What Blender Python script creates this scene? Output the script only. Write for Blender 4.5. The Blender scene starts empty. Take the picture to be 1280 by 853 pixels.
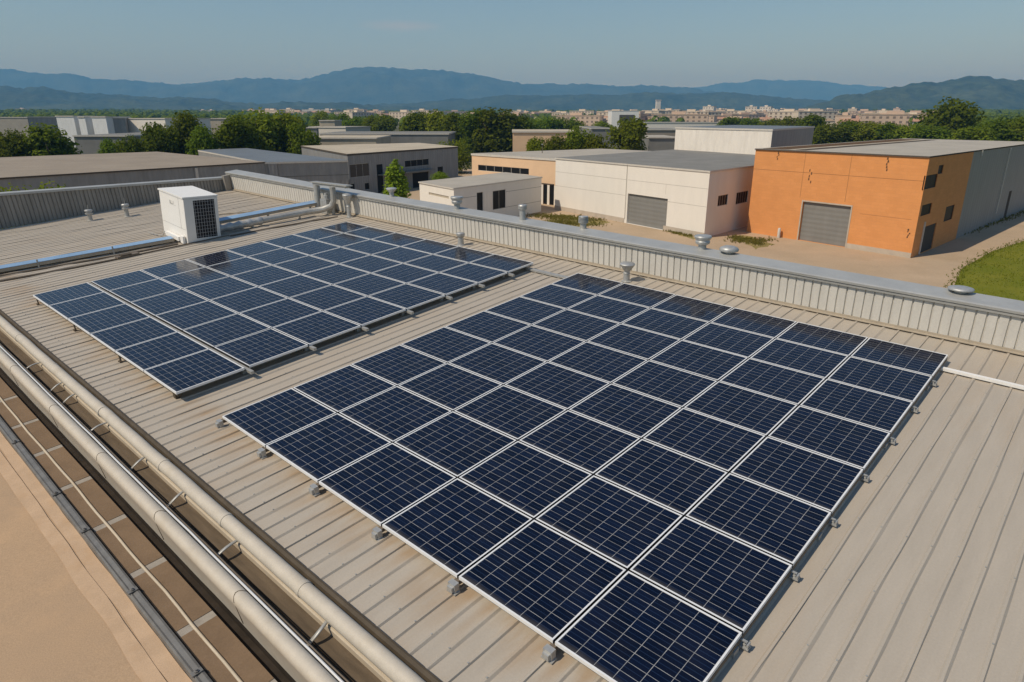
import bpy, bmesh, math, random
from mathutils import Vector, Matrix
from mathutils import noise as mnoise

C = bpy.context.scene
COL = C.collection
R = math.radians

# ------------------------------------------------------------------ camera
CAM_H = 11.0
F_PX, HORIZON = 836.98, 145.0
PITCH = -math.atan((426.5 - HORIZON) / F_PX)
cam = bpy.data.cameras.new('camera')
cam.sensor_width = 36.0
cam.lens = F_PX / 1280 * 36
cam.clip_start = 0.1
cam.clip_end = 60000
cam_o = bpy.data.objects.new('camera', cam)
COL.objects.link(cam_o)
cam_o.location = (0, 0, CAM_H)
cam_o.rotation_euler = (math.pi / 2 + PITCH, 0, 0)
C.camera = cam_o

# ------------------------------------------------------------------ light
SUN_AZ, SUN_EL = R(-116), R(50)          # azimuth clockwise from +Y
sun_dir = Vector((math.sin(SUN_AZ) * math.cos(SUN_EL), math.cos(SUN_AZ) * math.cos(SUN_EL), math.sin(SUN_EL)))
w = bpy.data.worlds.new('World')
C.world = w
w.use_nodes = True
nt = w.node_tree
bg = nt.nodes['Background']
sky = nt.nodes.new('ShaderNodeTexSky')
sky.sky_type = 'NISHITA'
sky.sun_disc = False
sky.sun_elevation = SUN_EL
sky.sun_rotation = SUN_AZ
sky.altitude = 100
sky.air_density = 1.25
sky.dust_density = 0.3
sky.ozone_density = 4.0
# a faint wisp of cirrus, fixed to a direction of the sky
wtc = nt.nodes.new('ShaderNodeTexCoord')
wmp = nt.nodes.new('ShaderNodeMapping')
wmp.inputs['Location'].default_value = (0.150 * 16, 0, -0.1134 * 120)
wmp.inputs['Scale'].default_value = (16, 0, 120)
nt.links.new(wtc.outputs['Generated'], wmp.inputs[0])
wln = nt.nodes.new('ShaderNodeVectorMath')
wln.operation = 'LENGTH'
nt.links.new(wmp.outputs[0], wln.inputs[0])
wfo = nt.nodes.new('ShaderNodeMapRange')
wfo.inputs[1].default_value = 1.0
wfo.inputs[2].default_value = 0.0
nt.links.new(wln.outputs['Value'], wfo.inputs[0])
wm2 = nt.nodes.new('ShaderNodeMapping')
wm2.inputs['Scale'].default_value = (14, 14, 60)
nt.links.new(wtc.outputs['Generated'], wm2.inputs[0])
wno = nt.nodes.new('ShaderNodeTexNoise')
wno.inputs['Scale'].default_value = 1.6
wno.inputs['Detail'].default_value = 6
nt.links.new(wm2.outputs[0], wno.inputs[0])
wmu = nt.nodes.new('ShaderNodeMath')
wmu.operation = 'MULTIPLY'
nt.links.new(wfo.outputs[0], wmu.inputs[0])
nt.links.new(wno.outputs[0], wmu.inputs[1])
wmx = nt.nodes.new('ShaderNodeMix')
wmx.data_type = 'RGBA'
wmx.inputs[7].default_value = (6.2, 5.6, 5.4, 1)
nt.links.new(wmu.outputs[0], wmx.inputs[0])
nt.links.new(sky.outputs[0], wmx.inputs[6])
nt.links.new(wmx.outputs[2], bg.inputs[0])
bg.inputs[1].default_value = 0.092
sl = bpy.data.lights.new('sun', 'SUN')
sl.energy = 3.75
sl.angle = R(0.5)
sl.color = (1.0, 0.91, 0.77)
so = bpy.data.objects.new('sun', sl)
COL.objects.link(so)
so.rotation_euler = (-sun_dir).to_track_quat('-Z', 'Y').to_euler()
vs = C.view_settings
vs.view_transform = 'Standard'
vs.look = 'None'
vs.gamma = 1
vs.use_curve_mapping = False
vs.exposure = 0.0
C.cycles.use_denoising = True
C.cycles.max_bounces = 6
C.cycles.volume_bounces = 0

HAZE_DENSITY = 1.75e-4
HAZE_COLOR = (0.17, 0.49, 0.98, 1)

# ------------------------------------------------------------------ frames
S = 1.3                                   # metres to one roof unit (the width of a panel)
RC = Vector((7.281, -2.647, 3.78))        # the camera in roof units
RM = Matrix(((0.7352, 0.6768, -0.0379), (-0.6773, 0.7312, -0.0807), (-0.0269, 0.085, 0.996)))
ZR = -0.12                                # roof sheet below the panel tops


def roof_pt(x, y, z):
    return RM @ ((Vector((x, y, z)) - RC) * S) + Vector((0, 0, CAM_H))


def roof_mat(x=0.0, y=0.0, z=0.0, rz=0.0):
    return Matrix.Translation(roof_pt(x, y, z)) @ RM.to_4x4() @ Matrix.Rotation(rz, 4, 'Z')


def plumb_mat(x=0.0, y=0.0, z=0.0):
    """upright frame standing on the roof, its x axis along the eave"""
    return Matrix.Translation(roof_pt(x, y, z)) @ Matrix.Rotation(math.atan2(RM[1][0], RM[0][0]), 4, 'Z')


def ray(px, py):
    c, s = math.cos(PITCH), math.sin(PITCH)
    u, v = (px - 640) / F_PX, (426.5 - py) / F_PX
    return Vector((u, c - s * v, s + c * v))


def G(px, py, z=0.0):
    d = ray(px, py)
    return Vector((0, 0, CAM_H)) + d * ((z - CAM_H) / d.z)


def D(px, py, dist):
    d = ray(px, py)
    return Vector((0, 0, CAM_H)) + d * (dist / d.y)


# ------------------------------------------------------------------ helpers
class MB:
    """collects geometry; build() links it as ONE mesh object"""

    def __init__(self):
        self.v, self.f, self.uv, self.mi = [], [], [], []

    def quad(self, pts, uv=None, mi=0):
        n = len(self.v)
        self.v += [tuple(p) for p in pts]
        self.f.append(tuple(range(n, n + len(pts))))
        self.uv.append(uv)
        self.mi.append(mi)

    def box(self, x0, x1, y0, y1, z0, z1, mi=0, skip=''):
        a = [(x0, y0, z0), (x1, y0, z0), (x1, y1, z0), (x0, y1, z0), (x0, y0, z1), (x1, y0, z1), (x1, y1, z1), (x0, y1, z1)]
        sx, sy, sz = x1 - x0, y1 - y0, z1 - z0
        for key, idx in (('b', (3, 2, 1, 0)), ('t', (4, 5, 6, 7)), ('f', (0, 1, 5, 4)), ('r', (1, 2, 6, 5)), ('k', (2, 3, 7, 6)), ('l', (3, 0, 4, 7))):
            if key in skip:
                continue
            us, vs_ = {'b': (sx, sy), 't': (sx, sy), 'f': (sx, sz), 'r': (sy, sz), 'k': (sx, sz), 'l': (sy, sz)}[key]
            self.quad([a[i] for i in idx], [(0, 0), (us, 0), (us, vs_), (0, vs_)], mi)

    def tube(self, pts, r, seg=10, cap=True, mi=0):
        pts = [Vector(p) for p in pts]
        rr = r if isinstance(r, (list, tuple)) else [r] * len(pts)
        rings = []
        up = None
        for i, p in enumerate(pts):
            t = (pts[min(i + 1, len(pts) - 1)] - pts[max(i - 1, 0)]).normalized()
            if up is None:
                up = Vector((0, 0, 1)) if abs(t.z) < .9 else Vector((1, 0, 0))
            a = t.cross(up).normalized()
            up = a.cross(t).normalized()
            n = len(self.v)
            for k in range(seg):
                an = 2 * math.pi * k / seg
                self.v.append(tuple(p + (a * math.cos(an) + up * math.sin(an)) * rr[i]))
            rings.append(n)
        for a, b in zip(rings, rings[1:]):
            for k in range(seg):
                self.f.append((a + k, a + (k + 1) % seg, b + (k + 1) % seg, b + k))
                self.uv.append(None)
                self.mi.append(mi)
        if cap:
            for ring, rev in ((rings[0], True), (rings[-1], False)):
                f = tuple(range(ring, ring + seg))
                self.f.append(f[::-1] if rev else f)
                self.uv.append(None)
                self.mi.append(mi)

    def lathe(self, prof, seg=16, c=(0, 0, 0), mi=0):
        """prof: (radius, z) pairs, bottom to top"""
        self.tube([(c[0], c[1], c[2] + z) for _, z in prof], [max(r, 1e-4) for r, _ in prof], seg, True, mi)

    def build(self, name, m, parent=None, mw=None, smooth=False):
        me = bpy.data.meshes.new(name)
        me.from_pydata(self.v, [], self.f)
        for mm in (m if isinstance(m, (list, tuple)) else [m]):
            me.materials.append(mm)
        if any(u is not None for u in self.uv):
            ul = me.uv_layers.new(name='UVMap')
            for p, u in zip(me.polygons, self.uv):
                if u is not None:
                    for k, li in enumerate(p.loop_indices):
                        ul.data[li].uv = u[k]
        if any(self.mi):
            me.polygons.foreach_set('material_index', self.mi)
        if smooth:
            me.polygons.foreach_set('use_smooth', [True] * len(me.polygons))
            if smooth == 'angle':
                try:
                    me.set_sharp_from_angle(angle=R(35))
                except Exception:
                    pass
        me.update()
        o = bpy.data.objects.new(name, me)
        COL.objects.link(o)
        if parent is not None:
            o.parent = parent
            if mw is not None:
                o.matrix_local = mw
        elif mw is not None:
            o.matrix_world = mw
        return o


def tag(o, label=None, cat=None, group=None, kind=None):
    for k, v in (('label', label), ('category', cat), ('group', group), ('kind', kind)):
        if v:
            o[k] = v
    return o


def thing(name, label, cat, mw=None, group=None):
    o = bpy.data.objects.new(name, None)
    o.empty_display_size = 0.3
    COL.objects.link(o)
    if mw is not None:
        o.matrix_world = mw if isinstance(mw, Matrix) else Matrix.Translation(Vector(mw))
    return tag(o, label, cat, group)


def copy_tree(o, parent=None):
    c = o.copy()
    COL.objects.link(c)
    if parent is not None:
        c.parent = parent
    for ch in [x for x in bpy.data.objects if x.parent == o]:
        copy_tree(ch, c)
    return c


# ------------------------------------------------------------------ materials
def mat(name, col, rough=0.7, metal=0.0, var=0.12, scale=6.0, stretch=(1, 1, 1), bump=0.0, spec=0.4, col2=None, fine=0.0, fine_scale=80.0, stain=None, stain_scale=0.8, stain_amt=0.5):
    m = bpy.data.materials.new(name)
    m.use_nodes = True
    n, l = m.node_tree.nodes, m.node_tree.links
    b = n['Principled BSDF']
    b.inputs['Roughness'].default_value = rough
    b.inputs['Metallic'].default_value = metal
    b.inputs['Specular IOR Level'].default_value = spec
    tc = n.new('ShaderNodeTexCoord')
    mp = n.new('ShaderNodeMapping')
    mp.inputs['Scale'].default_value = stretch
    l.new(tc.outputs['Object'], mp.inputs[0])
    no = n.new('ShaderNodeTexNoise')
    no.inputs['Scale'].default_value = scale
    no.inputs['Detail'].default_value = 6
    no.inputs['Roughness'].default_value = 0.62
    l.new(mp.outputs[0], no.inputs[0])
    mx = n.new('ShaderNodeMix')
    mx.data_type = 'RGBA'
    c2 = col2 or tuple(c * (1 + var) for c in col)
    c1 = col if col2 else tuple(c * (1 - var) for c in col)
    mx.inputs[6].default_value = (*c1, 1)
    mx.inputs[7].default_value = (*c2, 1)
    mr = n.new('ShaderNodeMapRange')
    mr.inputs[1].default_value = 0.3
    mr.inputs[2].default_value = 0.7
    l.new(no.outputs[0], mr.inputs[0])
    l.new(mr.outputs[0], mx.inputs[0])
    out = mx.outputs[2]
    if fine:
        nf = n.new('ShaderNodeTexNoise')
        nf.inputs['Scale'].default_value = fine_scale
        nf.inputs['Detail'].default_value = 3
        l.new(tc.outputs['Object'], nf.inputs[0])
        mf = n.new('ShaderNodeMapRange')
        mf.inputs[1].default_value = 0.25
        mf.inputs[2].default_value = 0.75
        mf.inputs[3].default_value = 1 - fine
        mf.inputs[4].default_value = 1 + fine
        l.new(nf.outputs[0], mf.inputs[0])
        m2 = n.new('ShaderNodeVectorMath')
        m2.operation = 'SCALE'
        l.new(out, m2.inputs[0])
        l.new(mf.outputs[0], m2.inputs['Scale'])
        out = m2.outputs[0]
    if stain:
        ns = n.new('ShaderNodeTexNoise')
        ns.inputs['Scale'].default_value = stain_scale
        ns.inputs['Detail'].default_value = 8
        ns.inputs['Roughness'].default_value = 0.7
        l.new(mp.outputs[0], ns.inputs[0])
        ms = n.new('ShaderNodeMapRange')
        ms.inputs[1].default_value = 0.52
        ms.inputs[2].default_value = 0.72
        ms.inputs[4].default_value = stain_amt
        l.new(ns.outputs[0], ms.inputs[0])
        m3 = n.new('ShaderNodeMix')
        m3.data_type = 'RGBA'
        m3.inputs[7].default_value = (*stain, 1)
        l.new(ms.outputs[0], m3.inputs[0])
        l.new(out, m3.inputs[6])
        out = m3.outputs[2]
    l.new(out, b.inputs['Base Color'])
    if bump:
        bp = n.new('ShaderNodeBump')
        bp.inputs['Strength'].default_value = bump
        bp.inputs['Distance'].default_value = 0.02
        l.new(no.outputs[0], bp.inputs['Height'])
        l.new(bp.outputs[0], b.inputs['Normal'])
    return m


def brick_mat(name, c1, c2, mortar, bw=0.60, bh=0.26):
    m = mat(name, c1, rough=0.85, spec=0.2)
    n, l = m.node_tree.nodes, m.node_tree.links
    b = n['Principled BSDF']
    uv = n.new('ShaderNodeTexCoord')
    br = n.new('ShaderNodeTexBrick')
    br.inputs['Color1'].default_value = (*c1, 1)
    br.inputs['Color2'].default_value = (*c2, 1)
    br.inputs['Mortar'].default_value = (*mortar, 1)
    br.inputs['Scale'].default_value = 1.0
    br.inputs['Brick Width'].default_value = bw
    br.inputs['Row Height'].default_value = bh
    br.inputs['Mortar Size'].default_value = 0.012
    br.inputs['Mortar Smooth'].default_value = 0.3
    l.new(uv.outputs['UV'], br.inputs[0])
    no = n.new('ShaderNodeTexNoise')
    no.inputs['Scale'].default_value = 0.9
    no.inputs['Detail'].default_value = 7
    l.new(uv.outputs['UV'], no.inputs[0])
    mr = n.new('ShaderNodeMapRange')
    mr.inputs[1].default_value = 0.25
    mr.inputs[2].default_value = 0.75
    mr.inputs[3].default_value = 0.95
    mr.inputs[4].default_value = 1.04
    l.new(no.outputs[0], mr.inputs[0])
    sc = n.new('ShaderNodeVectorMath')
    sc.operation = 'SCALE'
    l.new(br.outputs[0], sc.inputs[0])
    l.new(mr.outputs[0], sc.inputs['Scale'])
    l.new(sc.outputs[0], b.inputs['Base Color'])
    return m


def cell_mat():
    """solar glass: UV 0..1 over a panel, 6 by 10 cells, pale gap lines and faint busbars"""
    m = bpy.data.materials.new('solar_cells')
    m.use_nodes = True
    n, l = m.node_tree.nodes, m.node_tree.links
    b = n['Principled BSDF']
    tc = n.new('ShaderNodeTexCoord')
    sp = n.new('ShaderNodeSeparateXYZ')
    l.new(tc.outputs['UV'], sp.inputs[0])

    def M(op, a, b_=None, c=None):
        k = n.new('ShaderNodeMath')
        k.operation = op
        for i, v in enumerate((a, b_, c)):
            if v is None:
                continue
            if isinstance(v, (int, float)):
                k.inputs[i].default_value = v
            else:
                l.new(v, k.inputs[i])
        return k.outputs[0]

    def line(coord, cells, half):
        t = M('MULTIPLY', coord, cells)
        fr = M('FRACT', M('ADD', t, 0.5))
        d = M('ABSOLUTE', M('SUBTRACT', fr, 0.5))       # distance to the nearest gap in cells
        return M('LESS_THAN', d, half)

    gx = line(sp.outputs[0], 6, 0.014)
    gy = line(sp.outputs[1], 10, 0.022)
    gap = M('MAXIMUM', gx, gy)
    bus = line(M('ADD', sp.outputs[1], 0.05), 10, 0.035)
    fx, fy = M('FLOOR', M('MULTIPLY', sp.outputs[0], 6)), M('FLOOR', M('MULTIPLY', sp.outputs[1], 10))
    cb = n.new('ShaderNodeCombineXYZ')
    l.new(fx, cb.inputs[0])
    l.new(fy, cb.inputs[1])
    oi = n.new('ShaderNodeObjectInfo')
    l.new(M('MULTIPLY', oi.outputs['Random'], 100), cb.inputs[2])
    wn = n.new('ShaderNodeTexWhiteNoise')
    l.new(cb.outputs[0], wn.inputs[0])
    base = n.new('ShaderNodeMix')
    base.data_type = 'RGBA'
    base.inputs[6].default_value = (0.0018, 0.0040, 0.014, 1)
    base.inputs[7].default_value = (0.0034, 0.0075, 0.025, 1)
    l.new(wn.outputs[0], base.inputs[0])
    m1 = n.new('ShaderNodeMix')
    m1.data_type = 'RGBA'
    m1.inputs[7].default_value = (0.016, 0.032, 0.075, 1)
    l.new(M('MULTIPLY', bus, 0.6), m1.inputs[0])
    l.new(base.outputs[2], m1.inputs[6])
    m2 = n.new('ShaderNodeMix')
    m2.data_type = 'RGBA'
    m2.inputs[7].default_value = (0.38, 0.38, 0.375, 1)
    nz = n.new('ShaderNodeTexNoise')
    nz.inputs['Scale'].default_value = 9.0
    l.new(tc.outputs['UV'], nz.inputs[0])
    amt = n.new('ShaderNodeMapRange')
    amt.inputs[1].default_value = 0.3
    amt.inputs[2].default_value = 0.6
    amt.inputs[3].default_value = 0.45
    l.new(nz.outputs[0], amt.inputs[0])
    l.new(M('MULTIPLY', gap, amt.outputs[0]), m2.inputs[0])
    l.new(m1.outputs[2], m2.inputs[6])
    # a light film of dust, different on each panel
    nd = n.new('ShaderNodeTexNoise')
    nd.inputs['Scale'].default_value = 2.2
    nd.inputs['Detail'].default_value = 8
    l.new(tc.outputs['Object'], nd.inputs[0])
    dr = n.new('ShaderNodeMapRange')
    dr.inputs[1].default_value = 0.4
    dr.inputs[2].default_value = 0.8
    dr.inputs[4].default_value = 0.02
    l.new(nd.outputs[0], dr.inputs[0])
    m3 = n.new('ShaderNodeMix')
    m3.data_type = 'RGBA'
    m3.inputs[7].default_value = (0.30, 0.27, 0.22, 1)
    # dirt washed down to the lower edge of the glass
    lo = n.new('ShaderNodeMapRange')
    lo.inputs[1].default_value = 0.05
    lo.inputs[2].default_value = 0.0
    lo.inputs[4].default_value = 0.16
    l.new(M('ADD', sp.outputs[1], M('MULTIPLY', M('SUBTRACT', nd.outputs[0], 0.5), 0.10)), lo.inputs[0])
    l.new(M('ADD', dr.outputs[0], lo.outputs[0]), m3.inputs[0])
    l.new(m2.outputs[2], m3.inputs[6])
    l.new(m3.outputs[2], b.inputs['Base Color'])
    b.inputs['Roughness'].default_value = 0.10
    b.inputs['IOR'].default_value = 1.45
    b.inputs['Specular IOR Level'].default_value = 0.28
    return m


def leaf_mat(name, dark, light, scale=0.5):
    m = mat(name, dark, rough=0.8, col2=light, scale=scale, spec=0.05)
    n, l = m.node_tree.nodes, m.node_tree.links
    b = n['Principled BSDF']
    src = b.inputs['Base Color'].links[0].from_socket
    oi = n.new('ShaderNodeObjectInfo')
    hs = n.new('ShaderNodeHueSaturation')
    v1 = n.new('ShaderNodeMapRange')
    v1.inputs[3].default_value = 0.82
    v1.inputs[4].default_value = 1.42
    l.new(oi.outputs['Random'], v1.inputs[0])
    l.new(v1.outputs[0], hs.inputs['Value'])
    fr = n.new('ShaderNodeMath')
    fr.operation = 'MULTIPLY'
    fr.inputs[1].default_value = 7.31
    l.new(oi.outputs['Random'], fr.inputs[0])
    f2 = n.new('ShaderNodeMath')
    f2.operation = 'FRACT'
    l.new(fr.outputs[0], f2.inputs[0])
    v2 = n.new('ShaderNodeMapRange')
    v2.inputs[3].default_value = 0.475
    v2.inputs[4].default_value = 0.515
    l.new(f2.outputs[0], v2.inputs[0])
    l.new(v2.outputs[0], hs.inputs['Hue'])
    l.new(src, hs.inputs['Color'])
    src = hs.outputs[0]
    l.new(src, b.inputs['Base Color'])
    tr = n.new('ShaderNodeBsdfTranslucent')
    l.new(src, tr.inputs[0])
    mx = n.new('ShaderNodeMixShader')
    mx.inputs[0].default_value = 0.48
    l.new(b.outputs[0], mx.inputs[1])
    l.new(tr.outputs[0], mx.inputs[2])
    l.new(mx.outputs[0], n['Material Output'].inputs['Surface'])
    return m


def sheet_mat(name, col, pitch=0.3, amount=0.25, rough=0.6, metal=0.0, axis=0, var=0.08):
    """profiled sheet on a wall: UV in metres, soft shallow ribs as bump, streaky colour"""
    m = mat(name, col, rough=rough, metal=metal, var=var, scale=1.2, stretch=(1, 1, 0.25))
    n, l = m.node_tree.nodes, m.node_tree.links
    b = n['Principled BSDF']
    tc = n.new('ShaderNodeTexCoord')
    sp = n.new('ShaderNodeSeparateXYZ')
    l.new(tc.outputs['UV'], sp.inputs[0])
    k = n.new('ShaderNodeMath')
    k.operation = 'MULTIPLY'
    k.inputs[1].default_value = 2 * math.pi / pitch
    l.new(sp.outputs[axis], k.inputs[0])
    s = n.new('ShaderNodeMath')
    s.operation = 'SINE'
    l.new(k.outputs[0], s.inputs[0])
    bp = n.new('ShaderNodeBump')
    bp.inputs['Strength'].default_value = amount
    bp.inputs['Distance'].default_value = 0.05
    l.new(s.outputs[0], bp.inputs['Height'])
    l.new(bp.outputs[0], b.inputs['Normal'])
    return m


def run_off_stain(m):
    """rusty run-off on the sheets just below the eave edge of the arrays"""
    n, l = m.node_tree.nodes, m.node_tree.links
    b = n['Principled BSDF']
    src = b.inputs['Base Color'].links[0].from_socket
    tc = n.new('ShaderNodeTexCoord')
    sp = n.new('ShaderNodeSeparateXYZ')
    l.new(tc.outputs['Object'], sp.inputs[0])
    a = n.new('ShaderNodeMapRange')
    a.inputs[1].default_value = -0.62
    a.inputs[2].default_value = -0.02
    l.new(sp.outputs[1], a.inputs[0])
    c = n.new('ShaderNodeMapRange')
    c.inputs[1].default_value = 0.35
    c.inputs[2].default_value = 0.0
    l.new(sp.outputs[1], c.inputs[0])
    mp = n.new('ShaderNodeMapping')
    mp.inputs['Scale'].default_value = (3.2, 0.7, 1)
    l.new(tc.outputs['Object'], mp.inputs[0])
    no = n.new('ShaderNodeTexNoise')
    no.inputs['Scale'].default_value = 1.3
    no.inputs['Detail'].default_value = 7
    l.new(mp.outputs[0], no.inputs[0])
    t = n.new('ShaderNodeMapRange')
    t.inputs[1].default_value = 0.42
    t.inputs[2].default_value = 0.70
    t.inputs[4].default_value = 0.75
    l.new(no.outputs[0], t.inputs[0])
    m1 = n.new('ShaderNodeMath')
    m1.operation = 'MULTIPLY'
    l.new(a.outputs[0], m1.inputs[0])
    l.new(c.outputs[0], m1.inputs[1])
    m2 = n.new('ShaderNodeMath')
    m2.operation = 'MULTIPLY'
    l.new(m1.outputs[0], m2.inputs[0])
    l.new(t.outputs[0], m2.inputs[1])
    mx = n.new('ShaderNodeMix')
    mx.data_type = 'RGBA'
    mx.inputs[7].default_value = (0.33, 0.20, 0.09, 1)
    l.new(m2.outputs[0], mx.inputs[0])
    l.new(src, mx.inputs[6])
    l.new(mx.outputs[2], b.inputs['Base Color'])


MT = {}
MT['roof'] = mat('roof_sheet', (0.415, 0.365, 0.300), rough=0.62, var=0.055, scale=1.6, stretch=(3, 0.5, 1), spec=0.25, fine=0.05, fine_scale=45, stain=(0.42, 0.31, 0.20), stain_scale=0.35, stain_amt=0.30)
run_off_stain(MT['roof'])
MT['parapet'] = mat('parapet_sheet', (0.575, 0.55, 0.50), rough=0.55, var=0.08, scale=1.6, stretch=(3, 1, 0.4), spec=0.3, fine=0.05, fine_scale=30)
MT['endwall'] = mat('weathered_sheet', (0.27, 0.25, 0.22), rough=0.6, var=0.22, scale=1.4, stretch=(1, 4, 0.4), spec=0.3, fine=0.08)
MT['cap'] = mat('capping_metal', (0.42, 0.42, 0.40), rough=0.45, metal=0.25, var=0.10, scale=1.5, spec=0.5, fine=0.05, fine_scale=20)
MT['cream'] = mat('cream_metal', (0.52, 0.44, 0.33), rough=0.6, var=0.08, scale=3.0, spec=0.3, fine=0.05, fine_scale=60, stain=(0.42, 0.32, 0.20), stain_scale=1.6, stain_amt=0.4)
MT['pipe'] = mat('painted_pipe', (0.52, 0.465, 0.385), rough=0.55, var=0.07, scale=5.0, spec=0.3, fine=0.05, fine_scale=70, stain=(0.42, 0.34, 0.23), stain_scale=2.2, stain_amt=0.35)
MT['flash'] = mat('brown_flashing', (0.085, 0.066, 0.045), rough=0.7, var=0.2, scale=5, spec=0.2)
MT['channel'] = mat('dirty_channel', (0.12, 0.09, 0.06), rough=0.8, var=0.25, scale=4, stretch=(0.4, 4, 1), spec=0.15, fine=0.1)
MT['slab'] = mat('brown_slab', (0.19, 0.13, 0.082), rough=0.85, var=0.12, scale=2.5, spec=0.15, fine=0.10, fine_scale=70)
MT['joint'] = mat('grey_mortar', (0.31, 0.28, 0.24), rough=0.85, var=0.15, scale=6, spec=0.15)
MT['dark'] = mat('dark_gap', (0.035, 0.027, 0.02), rough=0.8, var=0.3, scale=5, spec=0.15)
MT['screed'] = mat('sandy_screed', (0.445, 0.305, 0.188), rough=0.9, scale=0.8, col2=(0.39, 0.275, 0.178), spec=0.12, bump=0.2, fine=0.15, fine_scale=70, stain=(0.55, 0.36, 0.21), stain_scale=1.1, stain_amt=0.5)
MT['screed_edge'] = mat('sandy_edge_band', (0.49, 0.345, 0.225), rough=0.9, var=0.10, scale=3.0, spec=0.12, fine=0.10, fine_scale=80, stain=(0.46, 0.29, 0.16), stain_scale=2.5, stain_amt=0.5)
MT['rail'] = mat('zinc_rail', (0.16, 0.155, 0.145), rough=0.5, metal=0.2, var=0.2, scale=6, spec=0.5)
MT['alu'] = mat('aluminium_frame', (0.80, 0.80, 0.79), rough=0.38, metal=0.1, var=0.05, scale=8, spec=0.5)
MT['galv'] = mat('galvanised', (0.44, 0.44, 0.425), rough=0.48, metal=0.45, var=0.15, scale=9, spec=0.5)
MT['zinc'] = mat('dull_zinc', (0.42, 0.41, 0.38), rough=0.5, metal=0.4, var=0.15, scale=7, spec=0.5)
MT['steel'] = mat('bright_steel', (0.80, 0.79, 0.76), rough=0.3, metal=0.3, var=0.05)
MT['cell'] = cell_mat()
MT['back'] = mat('panel_backsheet', (0.55, 0.55, 0.55), rough=0.7)
MT['ac'] = mat('ac_casing', (0.82, 0.80, 0.76), rough=0.45, var=0.03, scale=3, spec=0.4, stain=(0.62, 0.57, 0.48), stain_scale=1.5, stain_amt=0.25)
MT['acside'] = mat('ac_front', (0.74, 0.72, 0.68), rough=0.45, var=0.03, scale=3, spec=0.4)
MT['black'] = mat('black_plastic_and_gap_shade', (0.010, 0.011, 0.014), rough=0.5, var=0.2, spec=0.3)
MT['wire'] = mat('grille_wire', (0.45, 0.45, 0.45), rough=0.5, var=0.05)
MT['blue'] = mat('sky_reflection_tray_lid', (0.24, 0.37, 0.54), rough=0.45, metal=0.1, var=0.12, scale=2.0, spec=0.5)  # the blue stands for sky reflected in the aluminium lid
MT['conduit'] = mat('dark_conduit', (0.14, 0.11, 0.08), rough=0.6, var=0.15)
MT['beige_trim'] = mat('beige_trim', (0.40, 0.34, 0.26), rough=0.6, var=0.1, scale=4)
MT['white'] = mat('white_plastic', (0.80, 0.78, 0.74), rough=0.4, var=0.04)

# ------------------------------------------------------------------ the land
def smooth(a, b, x):
    t = min(1, max(0, (x - a) / (b - a)))
    return t * t * (3 - 2 * t)


def land_z(x, y):
    d = math.hypot(x, y)
    z = 17 * smooth(450, 2300, d) + 40 * smooth(2300, 7000, d)
    if d > 450:
        z += 3.0 * smooth(450, 1500, d) * mnoise.noise(Vector((x / 300, y / 300, 0)))
    return z


def build_ground():
    mb = MB()
    rings = [0.0, 20, 60, 120, 200, 300, 420]
    r = 420
    while r < 15000:
        r *= 1.09
        rings.append(r)
    seg = 160
    pts = []
    for rr in rings:
        row = []
        for k in range(seg):
            a = 2 * math.pi * k / seg
            x, y = rr * math.sin(a), rr * math.cos(a)
            row.append((x, y, land_z(x, y)))
        pts.append(row)
    mb.v = [p for row in pts for p in row]
    for i in range(len(rings) - 1):
        for k in range(seg):
            a, b = i * seg + k, i * seg + (k + 1) % seg
            mb.f.append((a + seg, b + seg, b, a) if i else (a + seg, b + seg, a))
            mb.uv.append(None)
            mb.mi.append(0)
    m = mat('open_land', (0.060, 0.075, 0.030), rough=0.95, col2=(0.17, 0.14, 0.085), scale=0.012, spec=0.05, stain=(0.03, 0.045, 0.016), stain_scale=0.006, stain_amt=0.9)
    return tag(mb.build('ground', m, smooth=True), kind='structure')


build_ground()


def sheet(name, pts, z, m):
    mb = MB()
    mb.quad([(p[0], p[1], z) for p in pts])
    return tag(mb.build(name, m), kind='structure')


MT['yard'] = mat('sandy_yard', (0.47, 0.35, 0.235), rough=0.92, scale=0.25, col2=(0.40, 0.30, 0.20), spec=0.1, fine=0.07, fine_scale=6, stain=(0.34, 0.25, 0.155), stain_scale=0.18, stain_amt=0.5)
MT['lawn'] = mat('lawn_soil', (0.125, 0.145, 0.014), rough=0.95, scale=0.35, col2=(0.19, 0.185, 0.026), spec=0.05)
yard = sheet('yard', [(-60, 12), (12, 8), (25, 30), (75, 68), (130, 110), (70, 150), (-10, 150), (-60, 120)], 0.004, MT['yard'])
lawn_pts = [(30.0, 44.3), (34.2, 50.0), (40.9, 56.6), (48.5, 62.6), (62, 72), (90, 88), (130, 60), (80, 10), (30, 14), (27, 36)]
lawn = sheet('lawn', lawn_pts, 0.008, MT['lawn'])


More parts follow.
